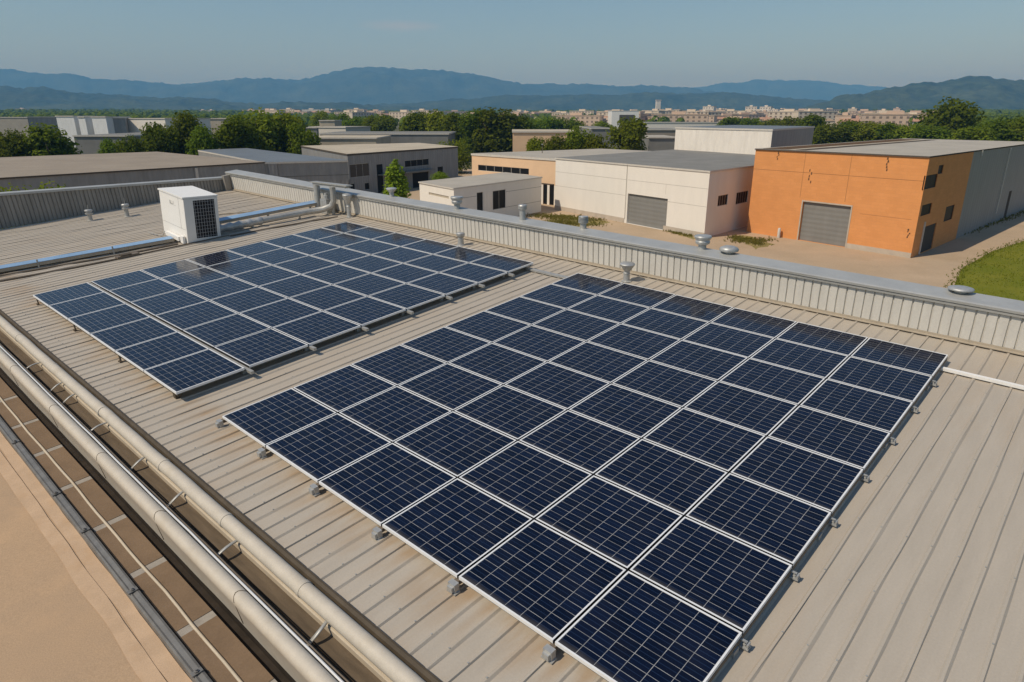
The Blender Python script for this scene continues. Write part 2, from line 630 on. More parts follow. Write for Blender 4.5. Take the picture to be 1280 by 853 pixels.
# hills: each range is solid ground raised behind the plain, crest given at its real distance
def hill_range(name, prof, dist, depth, m, seed, crest_noise=0.03, x_pad=600):
    """prof: (pixel x, pixel y) of the crest; the crest stands `dist` metres away"""
    crest = []
    for px, py in prof:
        p = D(px, py, dist)
        crest.append((p.x, p.z))
    x0, x1 = crest[0][0], crest[-1][0]
    NX, NY = 420, 36
    mb = MB()

    def h_at(x):
        for (a, ha), (b, hb) in zip(crest, crest[1:]):
            if a <= x <= b:
                t = (x - a) / (b - a)
                t = t * t * (3 - 2 * t) * .5 + t * .5
                return ha + (hb - ha) * t
        return crest[0][1] if x < x0 else crest[-1][1]

    hmax = max(h for _, h in crest)
    for j in range(NY + 1):
        v = j / NY * 2 - 1                          # -1 foot in front, 0 crest, 1 foot behind
        s = math.cos(v * math.pi / 2) ** 1.15 if abs(v) < 1 else 0
        for i in range(NX + 1):
            x = x0 + (x1 - x0) * i / NX
            y = dist + v * depth
            h = h_at(x)
            n1 = mnoise.fractal(Vector((x / (depth * .45), y / (depth * .45), seed)), 1.0, 2.1, 5)
            n2 = mnoise.noise(Vector((x / 35, y / 35, seed + 9))) + 1.2 * mnoise.noise(Vector((x / 75, y / 75, seed + 5))) + 1.6 * mnoise.fractal(Vector((x / 260, y / 900, seed + 3)), 1.0, 2.2, 4)
            zz = (h - 5) * s + n1 * hmax * 0.34 * s * (abs(v) ** .7) + n2 * hmax * crest_noise * s
            mb.v.append((x * (1 + v * depth / dist * .9), y, zz - 3 + land_z(0, dist) * (1 - s) * .5))
    for j in range(NY):
        for i in range(NX):
            a = j * (NX + 1) + i
            mb.f.append((a, a + 1, a + NX + 2, a + NX + 1))
            mb.uv.append(None)
            mb.mi.append(0)
    return tag(mb.build(name, m, smooth=True), kind='structure')


MT['forest'] = mat('forest_hill', (0.022, 0.040, 0.020), rough=0.95, scale=0.0045, col2=(0.075, 0.092, 0.045), spec=0.03, fine=0.45, fine_scale=0.04)
hill_range('hills', [(-260, 92), (-120, 84), (0, 88), (60, 96), (150, 102), (240, 104), (280, 100), (330, 97), (370, 100), (400, 93), (430, 86), (460, 83), (500, 85), (530, 88), (560, 91), (580, 94), (610, 97), (640, 103), (680, 104), (740, 105), (800, 108), (850, 112), (950, 122), (1050, 134)], 8200, 1900, MT['forest'], 1.3, 0.024)
hill_range('hills', [(780, 128), (840, 114), (870, 109), (910, 105), (950, 101), (990, 99), (1020, 101), (1050, 105), (1080, 108), (1110, 111), (1160, 113), (1250, 112), (1400, 108), (1600, 112)], 11000, 2200, MT['forest'], 4.1, 0.020)
hill_range('hills', [(380, 136), (480, 130), (560, 124), (640, 119), (700, 117), (780, 117), (830, 115), (900, 117), (960, 120), (1020, 123), (1100, 128), (1200, 132)], 4600, 900, MT['forest'], 7.7, 0.040)
hill_range('hills', [(-300, 98), (-150, 100), (-40, 106), (0, 107), (40, 111), (90, 115), (150, 118), (220, 121), (300, 126), (380, 128), (470, 131), (560, 135)], 3900, 900, MT['forest'], 12.7, 0.040)
hill_range('hills', [(990, 134), (1030, 127), (1060, 120), (1100, 113), (1140, 106), (1160, 102), (1190, 97), (1210, 94), (1235, 93), (1260, 96), (1280, 99), (1310, 106), (1350, 114), (1420, 116), (1560, 108), (1700, 120)], 3100, 600, MT['forest'], 21.7, 0.042)

# haze: one closed box of even air round everything
hz = MB()
hz.box(-16000, 16000, -3000, 15500, -25, 760)
hm = bpy.data.materials.new('haze')
hm.use_nodes = True
hm.node_tree.nodes.remove(hm.node_tree.nodes['Principled BSDF'])
pv = hm.node_tree.nodes.new('ShaderNodeVolumePrincipled')
pv.inputs['Color'].default_value = HAZE_COLOR
pv.inputs["Absorption Color"].default_value = (0.42, 0.42, 0.42, 1)
pv.inputs['Density'].default_value = HAZE_DENSITY
pv.inputs['Anisotropy'].default_value = 0.0
hm.node_tree.links.new(pv.outputs[0], hm.node_tree.nodes['Material Output'].inputs['Volume'])
tag(hz.build('haze', hm), kind='stuff')

# ------------------------------------------------------------------ the factory we look down on
RX0, RX1 = -15.5, 12.0                    # roof from the end wall to beyond the right edge of the picture
RY0, RY1 = -0.72, 7.70                    # eave, parapet
fac = thing('factory_building', 'factory building with a beige ribbed metal roof carrying both solar arrays', 'building', roof_mat(0, 0, ZR))
L = S                                     # roof units to metres


def roof_sheeting():
    mb = MB()
    pitch = 0.19 * S
    hw, tw, hh = 0.030, 0.012, 0.020
    x = RX0 * S
    prof = []
    k = 0
    while x < RX1 * S:
        prof += [(x + hw - pitch * 0, 0.0, k), (x + pitch * 0.5, -0.002, k), (x + pitch - hw, 0.0, k), (x + pitch - tw, hh, k), (x + pitch + tw, hh, k)]
        x += pitch
        k += 1
    NY = 40
    rnd = random.Random(4)
    ph = [rnd.random() * 100 for _ in range(k + 2)]
    y0, y1 = RY0 * S, RY1 * S
    for j in range(NY + 1):
        y = y0 + (y1 - y0) * j / NY
        for (px, pz, kk) in prof:
            dx = 0.020 * mnoise.noise(Vector((ph[kk], y * 0.8, 3.3)))
            dz = 0.004 * mnoise.noise(Vector((px * 0.9, y * 0.6, 9.1)))
            mb.v.append((px + dx, y, pz + dz))
    n = len(prof)
    for j in range(NY):
        for i in range(n - 1):
            a = j * n + i
            mb.f.append((a, a + 1, a + n + 1, a + n))
            mb.uv.append(None)
            mb.mi.append(0)
    rs = random.Random(6)
    for q in range(k):
        xr = (RX0 * S) + (q + 1) * pitch
        for m_ in range(10):
            yr = y0 + 0.35 + m_ * 1.08
            if yr > y1 - .1:
                break
            dx = 0.020 * mnoise.noise(Vector((ph[q], yr * 0.8, 3.3)))
            mb.box(xr + dx - .008, xr + dx + .008, yr - .008, yr + .008, hh - .002, hh + .006, 1, 'b')
    return mb.build('roof_sheeting', [MT['roof'], MT['zinc']], fac)


roof_sheeting()

# body of the building under the roof (down to the ground)
zb = -9.2
mb = MB()
mb.box(RX0 * S - 0.1, RX1 * S, RY0 * S + 0.02, (RY1 + 0.33) * S, zb, -0.06)
mb.build('wall', MT['parapet'], fac)


def corrugated(mb, x0, x1, zlo, zhi, y, pitch, depth, gw, axis='x', sign=-1, seed=0):
    """vertical ribs along a wall; zlo / zhi may be functions of the running coordinate"""
    rnd = random.Random(seed)
    fl = zlo if callable(zlo) else (lambda t: zlo)
    fh = zhi if callable(zhi) else (lambda t: zhi)
    prof = []
    t = x0
    while t < x1:
        prof += [(t + gw, 0), (t + pitch - gw, 0), (t + pitch - gw * .35, -depth), (t + pitch + gw * .35, -depth)]
        t += pitch
    rows = 4
    n = len(prof)
    base = len(mb.v)
    for j in range(rows + 1):
        for i, (t, d) in enumerate(prof):
            tt = min(t, x1) + 0.006 * mnoise.noise(Vector((i // 4 * 3.7, j * .7, seed)))
            z = fl(tt) + (fh(tt) - fl(tt)) * j / rows
            off = y + sign * (d + 0.004 * mnoise.noise(Vector((tt * 2, z * 2, 5.0))))
            mb.v.append((tt, off, z) if axis == 'x' else (off, tt, z))
    for j in range(rows):
        for i in range(n - 1):
            a = base + j * n + i
            mb.f.append((a, a + 1, a + n + 1, a + n) if axis == 'x' else (a, a + n, a + n + 1, a + 1))
            mb.uv.append(None)
            mb.mi.append(0)


# heights below are metres above the roof sheet (fac sits on it)
PZ = (0.47 - ZR) * S                      # parapet height
mb = MB()
corrugated(mb, RX0 * S, RX1 * S, 0.0, PZ - 0.03, RY1 * S, 0.165, 0.028, 0.016, 'x', -1, 3)
par = mb.build('parapet', MT['parapet'], fac)
mb = MB()                                 # solid body of the parapet behind its sheet
mb.box(RX0 * S, RX1 * S, RY1 * S + 0.03, (RY1 + 0.33) * S, -0.05, PZ - 0.02)
mb.build('parapet_core', MT['parapet'], par)
mb = MB()
y0 = RY1 * S
prof = [(y0 - 0.045, PZ - 0.10), (y0 - 0.05, PZ - 0.055), (y0 - 0.03, PZ - 0.05), (y0 - 0.065, PZ - 0.04), (y0 - 0.07, PZ + 0.005), (y0 - 0.03, PZ + 0.02), ((RY1 + 0.37) * S, PZ + 0.035), ((RY1 + 0.38) * S, PZ - 0.08)]
xs = [RX0 * S - 0.1 + i * (RX1 - RX0) * S / 60 for i in range(61)]
for x in xs:
    for k, (yy, zz) in enumerate(prof):
        mb.v.append((x, yy + 0.004 * mnoise.noise(Vector((x, k, 0))), zz + 0.005 * mnoise.noise(Vector((x * .7, 0, 2)))))
for i in range(len(xs) - 1):
    for k in range(len(prof) - 1):
        a = i * len(prof) + k
        mb.f.append((a, a + len(prof), a + len(prof) + 1, a + 1))
        mb.uv.append(None)
        mb.mi.append(0)
mb.build('capping', MT['cap'], par)
mb = MB()                                 # cream angle flashing along the foot of the parapet
mb.box(RX0 * S, RX1 * S, y0 - 0.075, y0 - 0.004, 0.03, 0.045)
mb.box(RX0 * S, RX1 * S, y0 - 0.012, y0 - 0.003, 0.046, 0.085)
mb.build('base_flashing', MT['beige_trim'], par)

# end wall at the far left, its top level while the roof climbs along it
ez = lambda yy: ((0.91 - 0.079 * yy / S) - ZR) * S
mb = MB()
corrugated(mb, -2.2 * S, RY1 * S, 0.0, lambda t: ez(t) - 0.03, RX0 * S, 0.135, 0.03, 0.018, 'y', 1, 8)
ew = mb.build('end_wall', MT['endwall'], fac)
mb = MB()
pr = [(RX0 * S + 0.05, -0.07), (RX0 * S + 0.05, 0.01), (RX0 * S - 0.22, 0.03), (RX0 * S - 0.22, -0.3)]
ys = [-2.2 * S + i * (RY1 + 2.2) * S / 20 for i in range(21)]
for y in ys:
    for (xx, dz) in pr:
        mb.v.append((xx, y, ez(y) + dz))
for i in range(len(ys) - 1):
    for k in range(3):
        a = i * 4 + k
        mb.f.append((a, a + 1, a + 5, a + 4))
        mb.uv.append(None)
        mb.mi.append(0)
mb.build('capping', MT['cap'], ew)
mb = MB()                                 # dark corner post where the two walls meet
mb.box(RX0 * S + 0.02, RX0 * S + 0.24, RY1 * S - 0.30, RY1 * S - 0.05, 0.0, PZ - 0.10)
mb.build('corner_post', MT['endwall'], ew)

# eave: brown flashing, cream ledge, dirty channel, round-topped coping
XA, XB = -17.0 * S, 9.0 * S


def strip(name, pts, m, parent, n=40, wob=0.0):
    """an extrusion along the roof's length of a (y, z) profile in roof units, z from the panel tops"""
    mb = MB()
    for i in range(n + 1):
        x = XA + (XB - XA) * i / n
        for k, (yy, zz) in enumerate(pts):
            mb.v.append((x, yy * S + wob * mnoise.noise(Vector((x * .8, k * 3, 1))), (zz - ZR) * S + wob * mnoise.noise(Vector((x * .8, k * 3, 7)))))
    m_ = len(pts)
    for i in range(n):
        for k in range(m_ - 1):
            a = i * m_ + k
            mb.f.append((a, a + 1, a + m_ + 1, a + m_))
            mb.uv.append(None)
            mb.mi.append(0)
    o = mb.build(name, m, parent)
    bm = bmesh.new()
    bm.from_mesh(o.data)
    bmesh.ops.recalc_face_normals(bm, faces=bm.faces)
    bm.to_mesh(o.data)
    bm.free()
    return o


strip('eave_flashing', [(-0.682, -0.110), (-0.682, -0.084), (-0.70, -0.080), (-0.725, -0.09), (-0.745, -0.20)], MT['flash'], fac, wob=0.006)
ledge = strip('ledge', [(-0.745, -0.20), (-0.860, -0.205), (-0.868, -0.215), (-0.868, -0.28)], MT['cream'], fac, wob=0.004)
strip('channel', [(-0.868, -0.27), (-0.99, -0.275), (-1.0, -0.30), (-1.115, -0.30), (-1.120, -0.17)], MT['channel'], fac, wob=0.004)
cop = [(-1.120, -0.17)]
for k in range(0, 9):
    a = math.pi * (k / 8)
    cop.append((-1.182 + 0.060 * math.cos(a), -0.155 + 0.052 * math.sin(a)))
cop += [(-1.246, -0.185), (-1.238, -0.20), (-1.200, -0.48)]
cp = strip('coping', cop, MT['pipe'], fac, wob=0.004)
cp.data.polygons.foreach_set('use_smooth', [True] * len(cp.data.polygons))
cp.data.set_sharp_from_angle(angle=R(40))
# joints and cracks in the coping: narrow bands standing a few mm proud
rnd = random.Random(11)
for xj in (-6.3, -4.1, -2.2, -0.45, 1.15, 2.75, 4.4):
    mb = MB()
    pts = [(xj * S + 0.02 * math.sin(k), (-1.182 + 0.0608 * math.cos(math.pi * k / 8)) * S, (-0.155 + 0.0528 * math.sin(math.pi * k / 8) - ZR) * S) for k in range(9)]
    mb.tube(pts + [(xj * S, -1.212 * S, (-0.42 - ZR) * S)], 0.004, 5)
    mb.build('joint', MT['channel'], cp)

# long cream pipe lying on the ledge
pipe = thing('pipe', 'long round cream pipe running along the eave of the ribbed roof', 'pipe', roof_mat(0, -0.808, -0.13))
mb = MB()
pts = [(XA + (XB - XA) * i / 80, 0.012 * mnoise.noise(Vector((i * .45, 0, 0))), 0.010 * mnoise.noise(Vector((i * .45, 5, 0)))) for i in range(81)]
mb.tube(pts, 0.088, 16)
mb.build('pipe_run', MT['pipe'], pipe, smooth='angle')
for xj in (-5.4, -3.6, -1.55, 0.32, 1.75, 3.1, 4.6):
    mb = MB()
    mb.tube([(xj * S - 0.03, 0, 0), (xj * S + 0.03, 0, 0)], 0.094, 16)
    mb.build('collar', MT['pipe'], pipe, smooth='angle')
for xj in (-4.1, -3.05, -2.5, -1.3, -0.1, 0.9, 2.05, 3.5):
    mb = MB()
    wide = rnd.random() < .5
    n_ = len(mb.v)
    sp_ = 0.30 if wide else 0.20
    for k in range(9):
        a = math.pi * k / 8
        yy = (-0.055 - sp_ * (k / 8)) * S
        zz = (-0.035 + (0.05 if wide else 0.035) * math.sin(a) - 0.10 * (k / 8)) * S
        xw = xj * S + 0.04 * math.sin(a)
        mb.v += [(xw - 0.020, yy, zz), (xw + 0.020, yy, zz), (xw + 0.020, yy - .004, zz - 0.012), (xw - 0.020, yy - .004, zz - 0.012)]
    for k in range(8):
        for e in range(4):
            mb.f.append((n_ + k * 4 + e, n_ + k * 4 + (e + 1) % 4, n_ + (k + 1) * 4 + (e + 1) % 4, n_ + (k + 1) * 4 + e))
            mb.uv.append(None)
            mb.mi.append(0)
    mb.build('bracket', MT['zinc'], pipe, smooth=True)

con = thing('conduit', 'thin bright steel conduit lying beside the round coping', 'conduit', roof_mat(0, -1.108, -0.135))
mb = MB()
mb.tube([(XA + (XB - XA) * i / 60, 0.008 * mnoise.noise(Vector((i * .5, 0, 4))), 0.0) for i in range(61)], 0.014, 8)
mb.build('tube', MT['steel'], con, smooth=True)
mb = MB()
mb.tube([(XA + (XB - XA) * i / 60, 0.036 + 0.008 * mnoise.noise(Vector((i * .5, 0, 8))), -0.012) for i in range(61)], 0.009, 8)
mb.build('wire', MT['conduit'], con, smooth=True)

# ------------------------------------------------------------------ the adjoining lower flat roof
adj = thing('adjoining_building', 'lower adjoining building with a bare sandy flat roof and a brown slab edge', 'building', roof_mat(0, 0, ZR))
strip('gutter', [(-1.200, -0.47), (-1.203, -0.56), (-1.283, -0.56), (-1.288, -0.50)], MT['dark'], adj, wob=0.006)
mb = MB()
x = XA
rnd = random.Random(5)
slab_x = []
while x < XB:
    slab_x.append(x)
    x += 1.39 + rnd.uniform(-.08, .08)
for a, b in zip(slab_x, slab_x[1:]):
    mb.quad([(a + 0.06, -1.66 * S, (-0.5 - ZR) * S), (b - 0.06, -1.66 * S, (-0.5 - ZR) * S), (b - 0.06, -1.290 * S, (-0.498 - ZR) * S), (a + 0.06, -1.290 * S, (-0.498 - ZR) * S)])
mb.build('paving', MT['slab'], adj)
mb = MB()
mb.box(XA, XB, -1.665 * S, -1.287 * S, (-0.6 - ZR) * S, (-0.5035 - ZR) * S)
mb.build('mortar_bed', MT['joint'], adj)
cb = MB()
cb.tube([(XA + (XB - XA) * i / 90, (-1.475 * S) + 0.018 * mnoise.noise(Vector((i * .33, 0, 4))), (-0.49 - ZR) * S) for i in range(91)], 0.017, 7)
cab = cb.build('cable', MT['cream'], None, roof_mat(0, 0, ZR), smooth=True)
tag(cab, 'thin cream cable lying along the brown slabs', 'cable')
er = strip('edge_rail', [(-1.618, -0.495), (-1.622, -0.462), (-1.64, -0.455), (-1.675, -0.462), (-1.69, -0.455), (-1.705, -0.47), (-1.712, -0.52)], MT['rail'], adj, wob=0.006)
mb = MB()
mb.box(XA, XB, -1.640 * S, -1.600 * S, (-0.6 - ZR) * S, (-0.488 - ZR) * S)
mb.build('rubber_seal', MT['dark'], er)
for xj in (-3.9, -2.3, -0.62, 0.33, 1.6, 2.9, 4.1):
    mb = MB()
    mb.box(xj * S - 0.03, xj * S + 0.03, -1.71 * S, -1.625 * S, (-0.454 - ZR) * S, (-0.444 - ZR) * S)
    mb.lathe([(0.022, 0), (0.022, 0.015), (0.011, 0.017), (0.011, 0.03)], 8, (xj * S, -1.668 * S, (-0.444 - ZR) * S))
    mb.build('clamp', MT['rail'], er)
mb = MB()
NXs, NYs = 60, 20
for j in range(NYs + 1):
    for i in range(NXs + 1):
        x = XA + (XB - XA) * i / NXs
        y = (-1.70 - (9 - 1.70) * (j / NYs) ** 1.4) * S
        mb.v.append((x, y, (-0.52 - ZR) * S + 0.012 * mnoise.noise(Vector((x * .5, y * .5, 0)))))
for j in range(NYs):
    for i in range(NXs):
        a = j * (NXs + 1) + i
        mb.f.append((a + NXs + 1, a + NXs + 2, a + 1, a))
        mb.uv.append(None)
        mb.mi.append(0)
mb.build('flat_roof', MT['screed'], adj, smooth=True)
for (ya, yb, zz) in ((-1.713, -1.83, 0.010), (-1.84, -1.96, 0.014)):
    mb = MB()
    N = 120
    for i in range(N + 1):
        x = XA + (XB - XA) * i / N
        wv = 0.02 * mnoise.noise(Vector((x * 1.3, ya, 2)))
        wv2 = 0.025 * mnoise.noise(Vector((x * 1.1, yb, 6)))
        bz = (-0.52 - ZR) * S + 0.012 * mnoise.noise(Vector((x * .5, ya * S * .5, 0)))
        mb.v += [(x, yb * S + wv2, bz + zz * 0.6), (x, ya * S + wv, bz + zz)]
    for i in range(N):
        a = i * 2
        mb.f.append((a, a + 2, a + 3, a + 1))
        mb.uv.append(None)
        mb.mi.append(0)
    mb.build('edge_band', MT['screed_edge'], adj)
mb = MB()
mb.box(XA, XB, -9 * S, -1.30 * S, -8.0, (-0.62 - ZR) * S)
mb.build('wall', MT['cream'], adj)

# ------------------------------------------------------------------ solar panels
NX_ = [0.0, 1.017, 2.049, 3.067, 4.056, 5.038, 6.0]
NY_ = [0.0, 0.932, 1.812, 2.667, 3.524, 4.384, 5.237, 6.07, 6.863]
FX_ = [0.0, 0.955, 2.0, 3.073, 4.133, 5.194, 6.246]
FY_ = [0.0, 0.942, 1.91, 2.831, 3.725, 4.587, 5.377, 6.166, 6.914]
FO = (-7.226, -0.153, 0.035)
FR = 0.006
ORD = ['first', 'second', 'third', 'fourth', 'fifth', 'sixth', 'seventh', 'eighth', 'ninth', 'tenth', 'eleventh', 'twelfth', 'thirteenth', 'fourteenth', 'fifteenth', 'sixteenth']


def panel(w_, h_, mw, label, group, rnd, outer='', lip=0.018):
    """w_, h_ in metres; origin at the panel's near corner, top of frame at z = 0"""
    tilt = Matrix.Rotation(R(rnd.uniform(-.12, .12)), 4, 'X') @ Matrix.Rotation(R(rnd.uniform(-.12, .12)), 4, 'Y')
    t = thing('solar_panel', label, 'solar panel', mw @ tilt, group)
    f = MB()
    d = 0.04
    # inner sides (facing a neighbour) are coloured black as gap shade, outer sides bright
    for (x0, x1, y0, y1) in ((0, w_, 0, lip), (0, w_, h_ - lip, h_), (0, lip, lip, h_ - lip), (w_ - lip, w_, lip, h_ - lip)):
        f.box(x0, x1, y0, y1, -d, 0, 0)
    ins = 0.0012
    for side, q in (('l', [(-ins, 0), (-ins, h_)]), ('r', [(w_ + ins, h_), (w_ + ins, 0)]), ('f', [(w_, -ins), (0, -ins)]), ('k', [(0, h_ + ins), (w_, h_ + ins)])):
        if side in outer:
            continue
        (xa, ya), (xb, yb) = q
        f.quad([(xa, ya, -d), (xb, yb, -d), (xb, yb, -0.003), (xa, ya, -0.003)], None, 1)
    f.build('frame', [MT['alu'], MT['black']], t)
    g = MB()
    z = -0.004
    g.quad([(lip, lip, z), (w_ - lip, lip, z), (w_ - lip, h_ - lip, z), (lip, h_ - lip, z)], [(0, 0), (1, 0), (1, 1), (0, 1)])
    g.build('cell_sheet', MT['cell'], t)
    b = MB()
    b.quad([(lip, h_ - lip, z - 0.02), (w_ - lip, h_ - lip, z - 0.02), (w_ - lip, lip, z - 0.02), (lip, lip, z - 0.02)])
    b.build('backsheet', MT['back'], t)
    return t


rnd = random.Random(2)
GAP = 0.013
for j in range(8):
    for i in range(6):
        x0, x1, y0, y1 = NX_[i] + GAP / S, NX_[i + 1] - GAP / S, NY_[j] + GAP / S, NY_[j + 1] - GAP / S
        lab = f'navy panel of the nearer array, {ORD[j]} row up from the eave pipe, {ORD[i]} from left'
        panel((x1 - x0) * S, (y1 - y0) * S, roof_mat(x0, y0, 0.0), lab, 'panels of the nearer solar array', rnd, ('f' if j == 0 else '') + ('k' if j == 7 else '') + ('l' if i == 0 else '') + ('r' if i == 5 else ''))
for j in range(8):
    for i in range(6):
        g0 = 0.05 if j == 1 else GAP / S
        g1 = 0.02 if j == 0 else GAP / S
        x0, x1, y0, y1 = FX_[i] + GAP / S, FX_[i + 1] - GAP / S, FY_[j] + g0, FY_[j + 1] - g1
        cx, cy = FO[0] + x0 * math.cos(FR) - y0 * math.sin(FR), FO[1] + x0 * math.sin(FR) + y0 * math.cos(FR)
        lab = f'blue panel of the farther array, {ORD[j]} row up from the eave pipe, {ORD[i]} from left'
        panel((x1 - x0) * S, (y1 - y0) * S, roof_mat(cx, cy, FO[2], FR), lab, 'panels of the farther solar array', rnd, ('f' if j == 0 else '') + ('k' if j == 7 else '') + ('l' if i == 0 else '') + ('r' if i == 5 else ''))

# mounting rails: near array, one under each line between columns
RAILN = 'rails under the nearer array'
for i, x in enumerate(NX_):
    xx = x + (0.03 if i == 0 else -0.03 if i == 6 else 0)
    t = thing('mounting_rail', f'silver rail under the nearer array, {ORD[i]} from left, stub at the eave', 'rail', roof_mat(xx, 0, ZR), RAILN)
    mb = MB()
    top = (-ZR) * S - 0.042
    mb.box(-0.03, 0.03, -0.02, NY_[-1] * S - 0.02, top - 0.05, top)
    mb.build('bar', MT['conduit'], t)
    eb = MB()
    eb.box(-0.05, 0.05, -0.085, -0.021, 0.02, top + 0.005)
    eb.box(-0.035, 0.035, -0.115, -0.086, 0.03, top - 0.02)
    eb.box(-0.065, 0.065, -0.10, -0.02, 0.004, 0.019)
    eo = eb.build('end_block', MT['galv'], t)
    bv = eo.modifiers.new('bevel', 'BEVEL')
    bv.width = 0.008
    bv.segments = 2
    for yy in (0.12, 0.35, 0.62, 0.86):
        ft = MB()
        ft.box(-0.045, 0.045, NY_[-1] * S * yy - 0.05, NY_[-1] * S * yy + 0.05, 0.0, top - 0.051)
        ft.build('foot', MT['zinc'], t)
    if i == 6:
        for j, y in enumerate(NY_[:-1]):
            k = MB()
            yc = (y + (0.12 if j == 0 else -0.02)) * S
            k.box(0.03, 0.115, yc - 0.035, yc + 0.035, 0.026, 0.042)
            k.box(0.095, 0.110, yc - 0.03, yc + 0.03, 0.043, 0.085)
            k.lathe([(0.018, 0), (0.018, 0.02), (0.009, 0.022), (0.009, 0.045)], 8, (0.065, yc, 0.042))
            k.box(0.031, 0.09, yc - 0.012, yc + 0.012, 0.086, 0.098)
            k.build('bracket', MT['galv'], t)
# far array: rails along the rows, stubs showing on the right-hand side
for j, y in enumerate(FY_):
    yy = y + (0.05 if j == 0 else -0.05 if j == 8 else 0.02)
    cx, cy = FO[0] - yy * math.sin(FR), FO[1] + yy * math.cos(FR)
    t = far_rail = thing('mounting_rail', f'grey rail under the farther array, {ORD[j]} up from the eave, stub facing the nearer array', 'rail', roof_mat(cx, cy, ZR, FR), 'rails under the farther array')
    top = (FO[2] - ZR) * S - 0.042
    mb = MB()
    mb.box(0.02, FX_[-1] * S + (0.16 if j not in (0, 8) else -0.02), -0.03, 0.03, top - 0.05, top)
    mb.build('bar', MT['flash'] if j == 0 else MT['zinc'], t)
    if j == 0:
        for fx in (0.03, 0.36, 0.68):
            k = MB()
            xx = FX_[-1] * S * fx
            k.box(xx - 0.05, xx + 0.05, -0.075, -0.031, 0.0, 0.03)
            k.box(xx - 0.03, xx + 0.03, -0.05, -0.031, 0.031, top - 0.01)
            k.build('foot', MT['flash'], t)
    for fx in ((0.97,) if j == 0 else (0.05, 0.5, 0.97)):
        ft = MB()
        xx = FX_[-1] * S * fx
        ft.box(xx - 0.05, xx + 0.05, -0.02, 0.06, 0.0, top - 0.051)
        ft.build('foot', MT['flash'] if j == 0 else MT['zinc'], t)
# ------------------------------------------------------------------ services on the roof
def conduit_run(name, label, cat, pts, r, m, group=None, seg=10, straps=()):
    o0 = Vector(pts[0])
    t = thing(name, label, cat, roof_mat(*o0), group)
    mb = MB()
    mb.tube([(Vector(p) - o0) * S for p in pts], r, seg)
    mb.build('tube', m, t, smooth='angle')
    for s in straps:
        k = MB()
        p = (Vector(s) - o0) * S
        k.box(p.x - 0.10, p.x + 0.10, p.y - 0.025, p.y + 0.025, (ZR - o0.z) * S, (ZR - o0.z) * S + 0.03)
        k.box(p.x - 0.03, p.x + 0.03, p.y - 0.02, p.y + 0.02, (ZR - o0.z) * S + 0.031, r * 1.0)
        k.build('strap', MT['zinc'], t)
    return t


def lerp(a, b, t):
    return tuple(p + (q - p) * t for p, q in zip(a, b))


# flat white conduit near the parapet, in two visible stretches
t = thing('conduit', 'white flat conduit leaving the nearer array toward the right', 'conduit', roof_mat(5.95, 6.56, ZR))
mb = MB()
mb.box(0.0, 6.0 * S, -0.035, 0.035, 0.03, 0.075)
o = mb.build('cover', MT['white'], t)
t = thing('conduit', 'pale flat conduit bridging the gap between the two arrays', 'conduit', roof_mat(-1.12, 6.70, ZR))
mb = MB()
mb.box(0.0, 1.2 * S, -0.06, 0.06, 0.03, 0.07)
mb.build('cover', MT['galv'], t)

# air conditioner
AX0, AX1, AY0, AY1, AZ = -10.48, -9.12, 3.50, 4.30, 1.07
ac = thing('air_conditioner', 'boxy white air conditioner with a dark square grille, standing on the roof', 'air conditioner', plumb_mat(AX0, AY0, ZR) @ Matrix.Rotation(R(5.0), 4, 'Y'))
W, Dp, Z0, Z1 = (AX1 - AX0) * S, (AY1 - AY0) * S, 0.13, (AZ - ZR) * S
mb = MB()
mb.box(0, W, 0, Dp, Z0, Z1 - 0.03)
o = mb.build('casing', MT['ac'], ac)
bv = o.modifiers.new('bevel', 'BEVEL')
bv.width = 0.015
bv.segments = 2
mb = MB()
mb.box(-0.025, W + 0.03, -0.025, Dp + 0.03, Z1 - 0.029, Z1 + 0.02)
o = mb.build('lid', MT['ac'], ac)
bv = o.modifiers.new('bevel', 'BEVEL')
bv.width = 0.018
bv.segments = 2
fr = MB()                                  # front surround on the +X face
fy0, fy1, fz0, fz1 = 0.28, Dp - 0.10, Z0 + 0.14, Z1 - 0.10
fr.box(W + 0.002, W + 0.03, 0.0, fy0, Z0, Z1 - 0.04)
fr.box(W + 0.002, W + 0.03, fy1, Dp, Z0, Z1 - 0.04)
fr.box(W + 0.002, W + 0.03, fy0, fy1, Z0, fz0)
fr.box(W + 0.002, W + 0.03, fy0, fy1, fz1, Z1 - 0.04)
fro = fr.build('front_panel', MT['acside'], ac)
bk = MB()
bk.box(W + 0.003, W + 0.008, fy0, fy1, fz0, fz1)
bk.build('fan_opening', MT['black'], fro)
gr = MB()
for k in range(8):
    y = fy0 + (fy1 - fy0) * (k + .5) / 8
    gr.box(W + 0.024, W + 0.030, y - 0.0035, y + 0.0035, fz0, fz1)
for k in range(11):
    z = fz0 + (fz1 - fz0) * (k + .5) / 11
    gr.box(W + 0.016, W + 0.0235, fy0, fy1, z - 0.003, z + 0.003)
gr.build('grille', MT['wire'], fro)
em = MB()                                  # small emblem on the left flank
em.box(W * .42, W * .60, -0.006, -0.002, Z1 - 0.34, Z1 - 0.20)
em.box(W * .60, W * .66, -0.006, -0.002, Z1 - 0.34, Z1 - 0.31)
ebl = em.build('emblem', MT['acside'], ac)
e2 = MB()
e2.box(W * .44, W * .47, -0.010, -0.0065, Z1 - 0.32, Z1 - 0.22)
e2.box(W * .47, W * .56, -0.010, -0.0065, Z1 - 0.32, Z1 - 0.295)
e2.build('mark', MT['zinc'], ebl)
sm = MB()
sm.box(W * .02, W * .98, -0.0035, -0.001, Z0 + 0.42, Z0 + 0.428)
sm.box(W * .80, W * .806, -0.0035, -0.001, Z0 + 0.43, Z1 - 0.05)
sm.build('panel_seam', MT['zinc'], ac)
dh = MB()
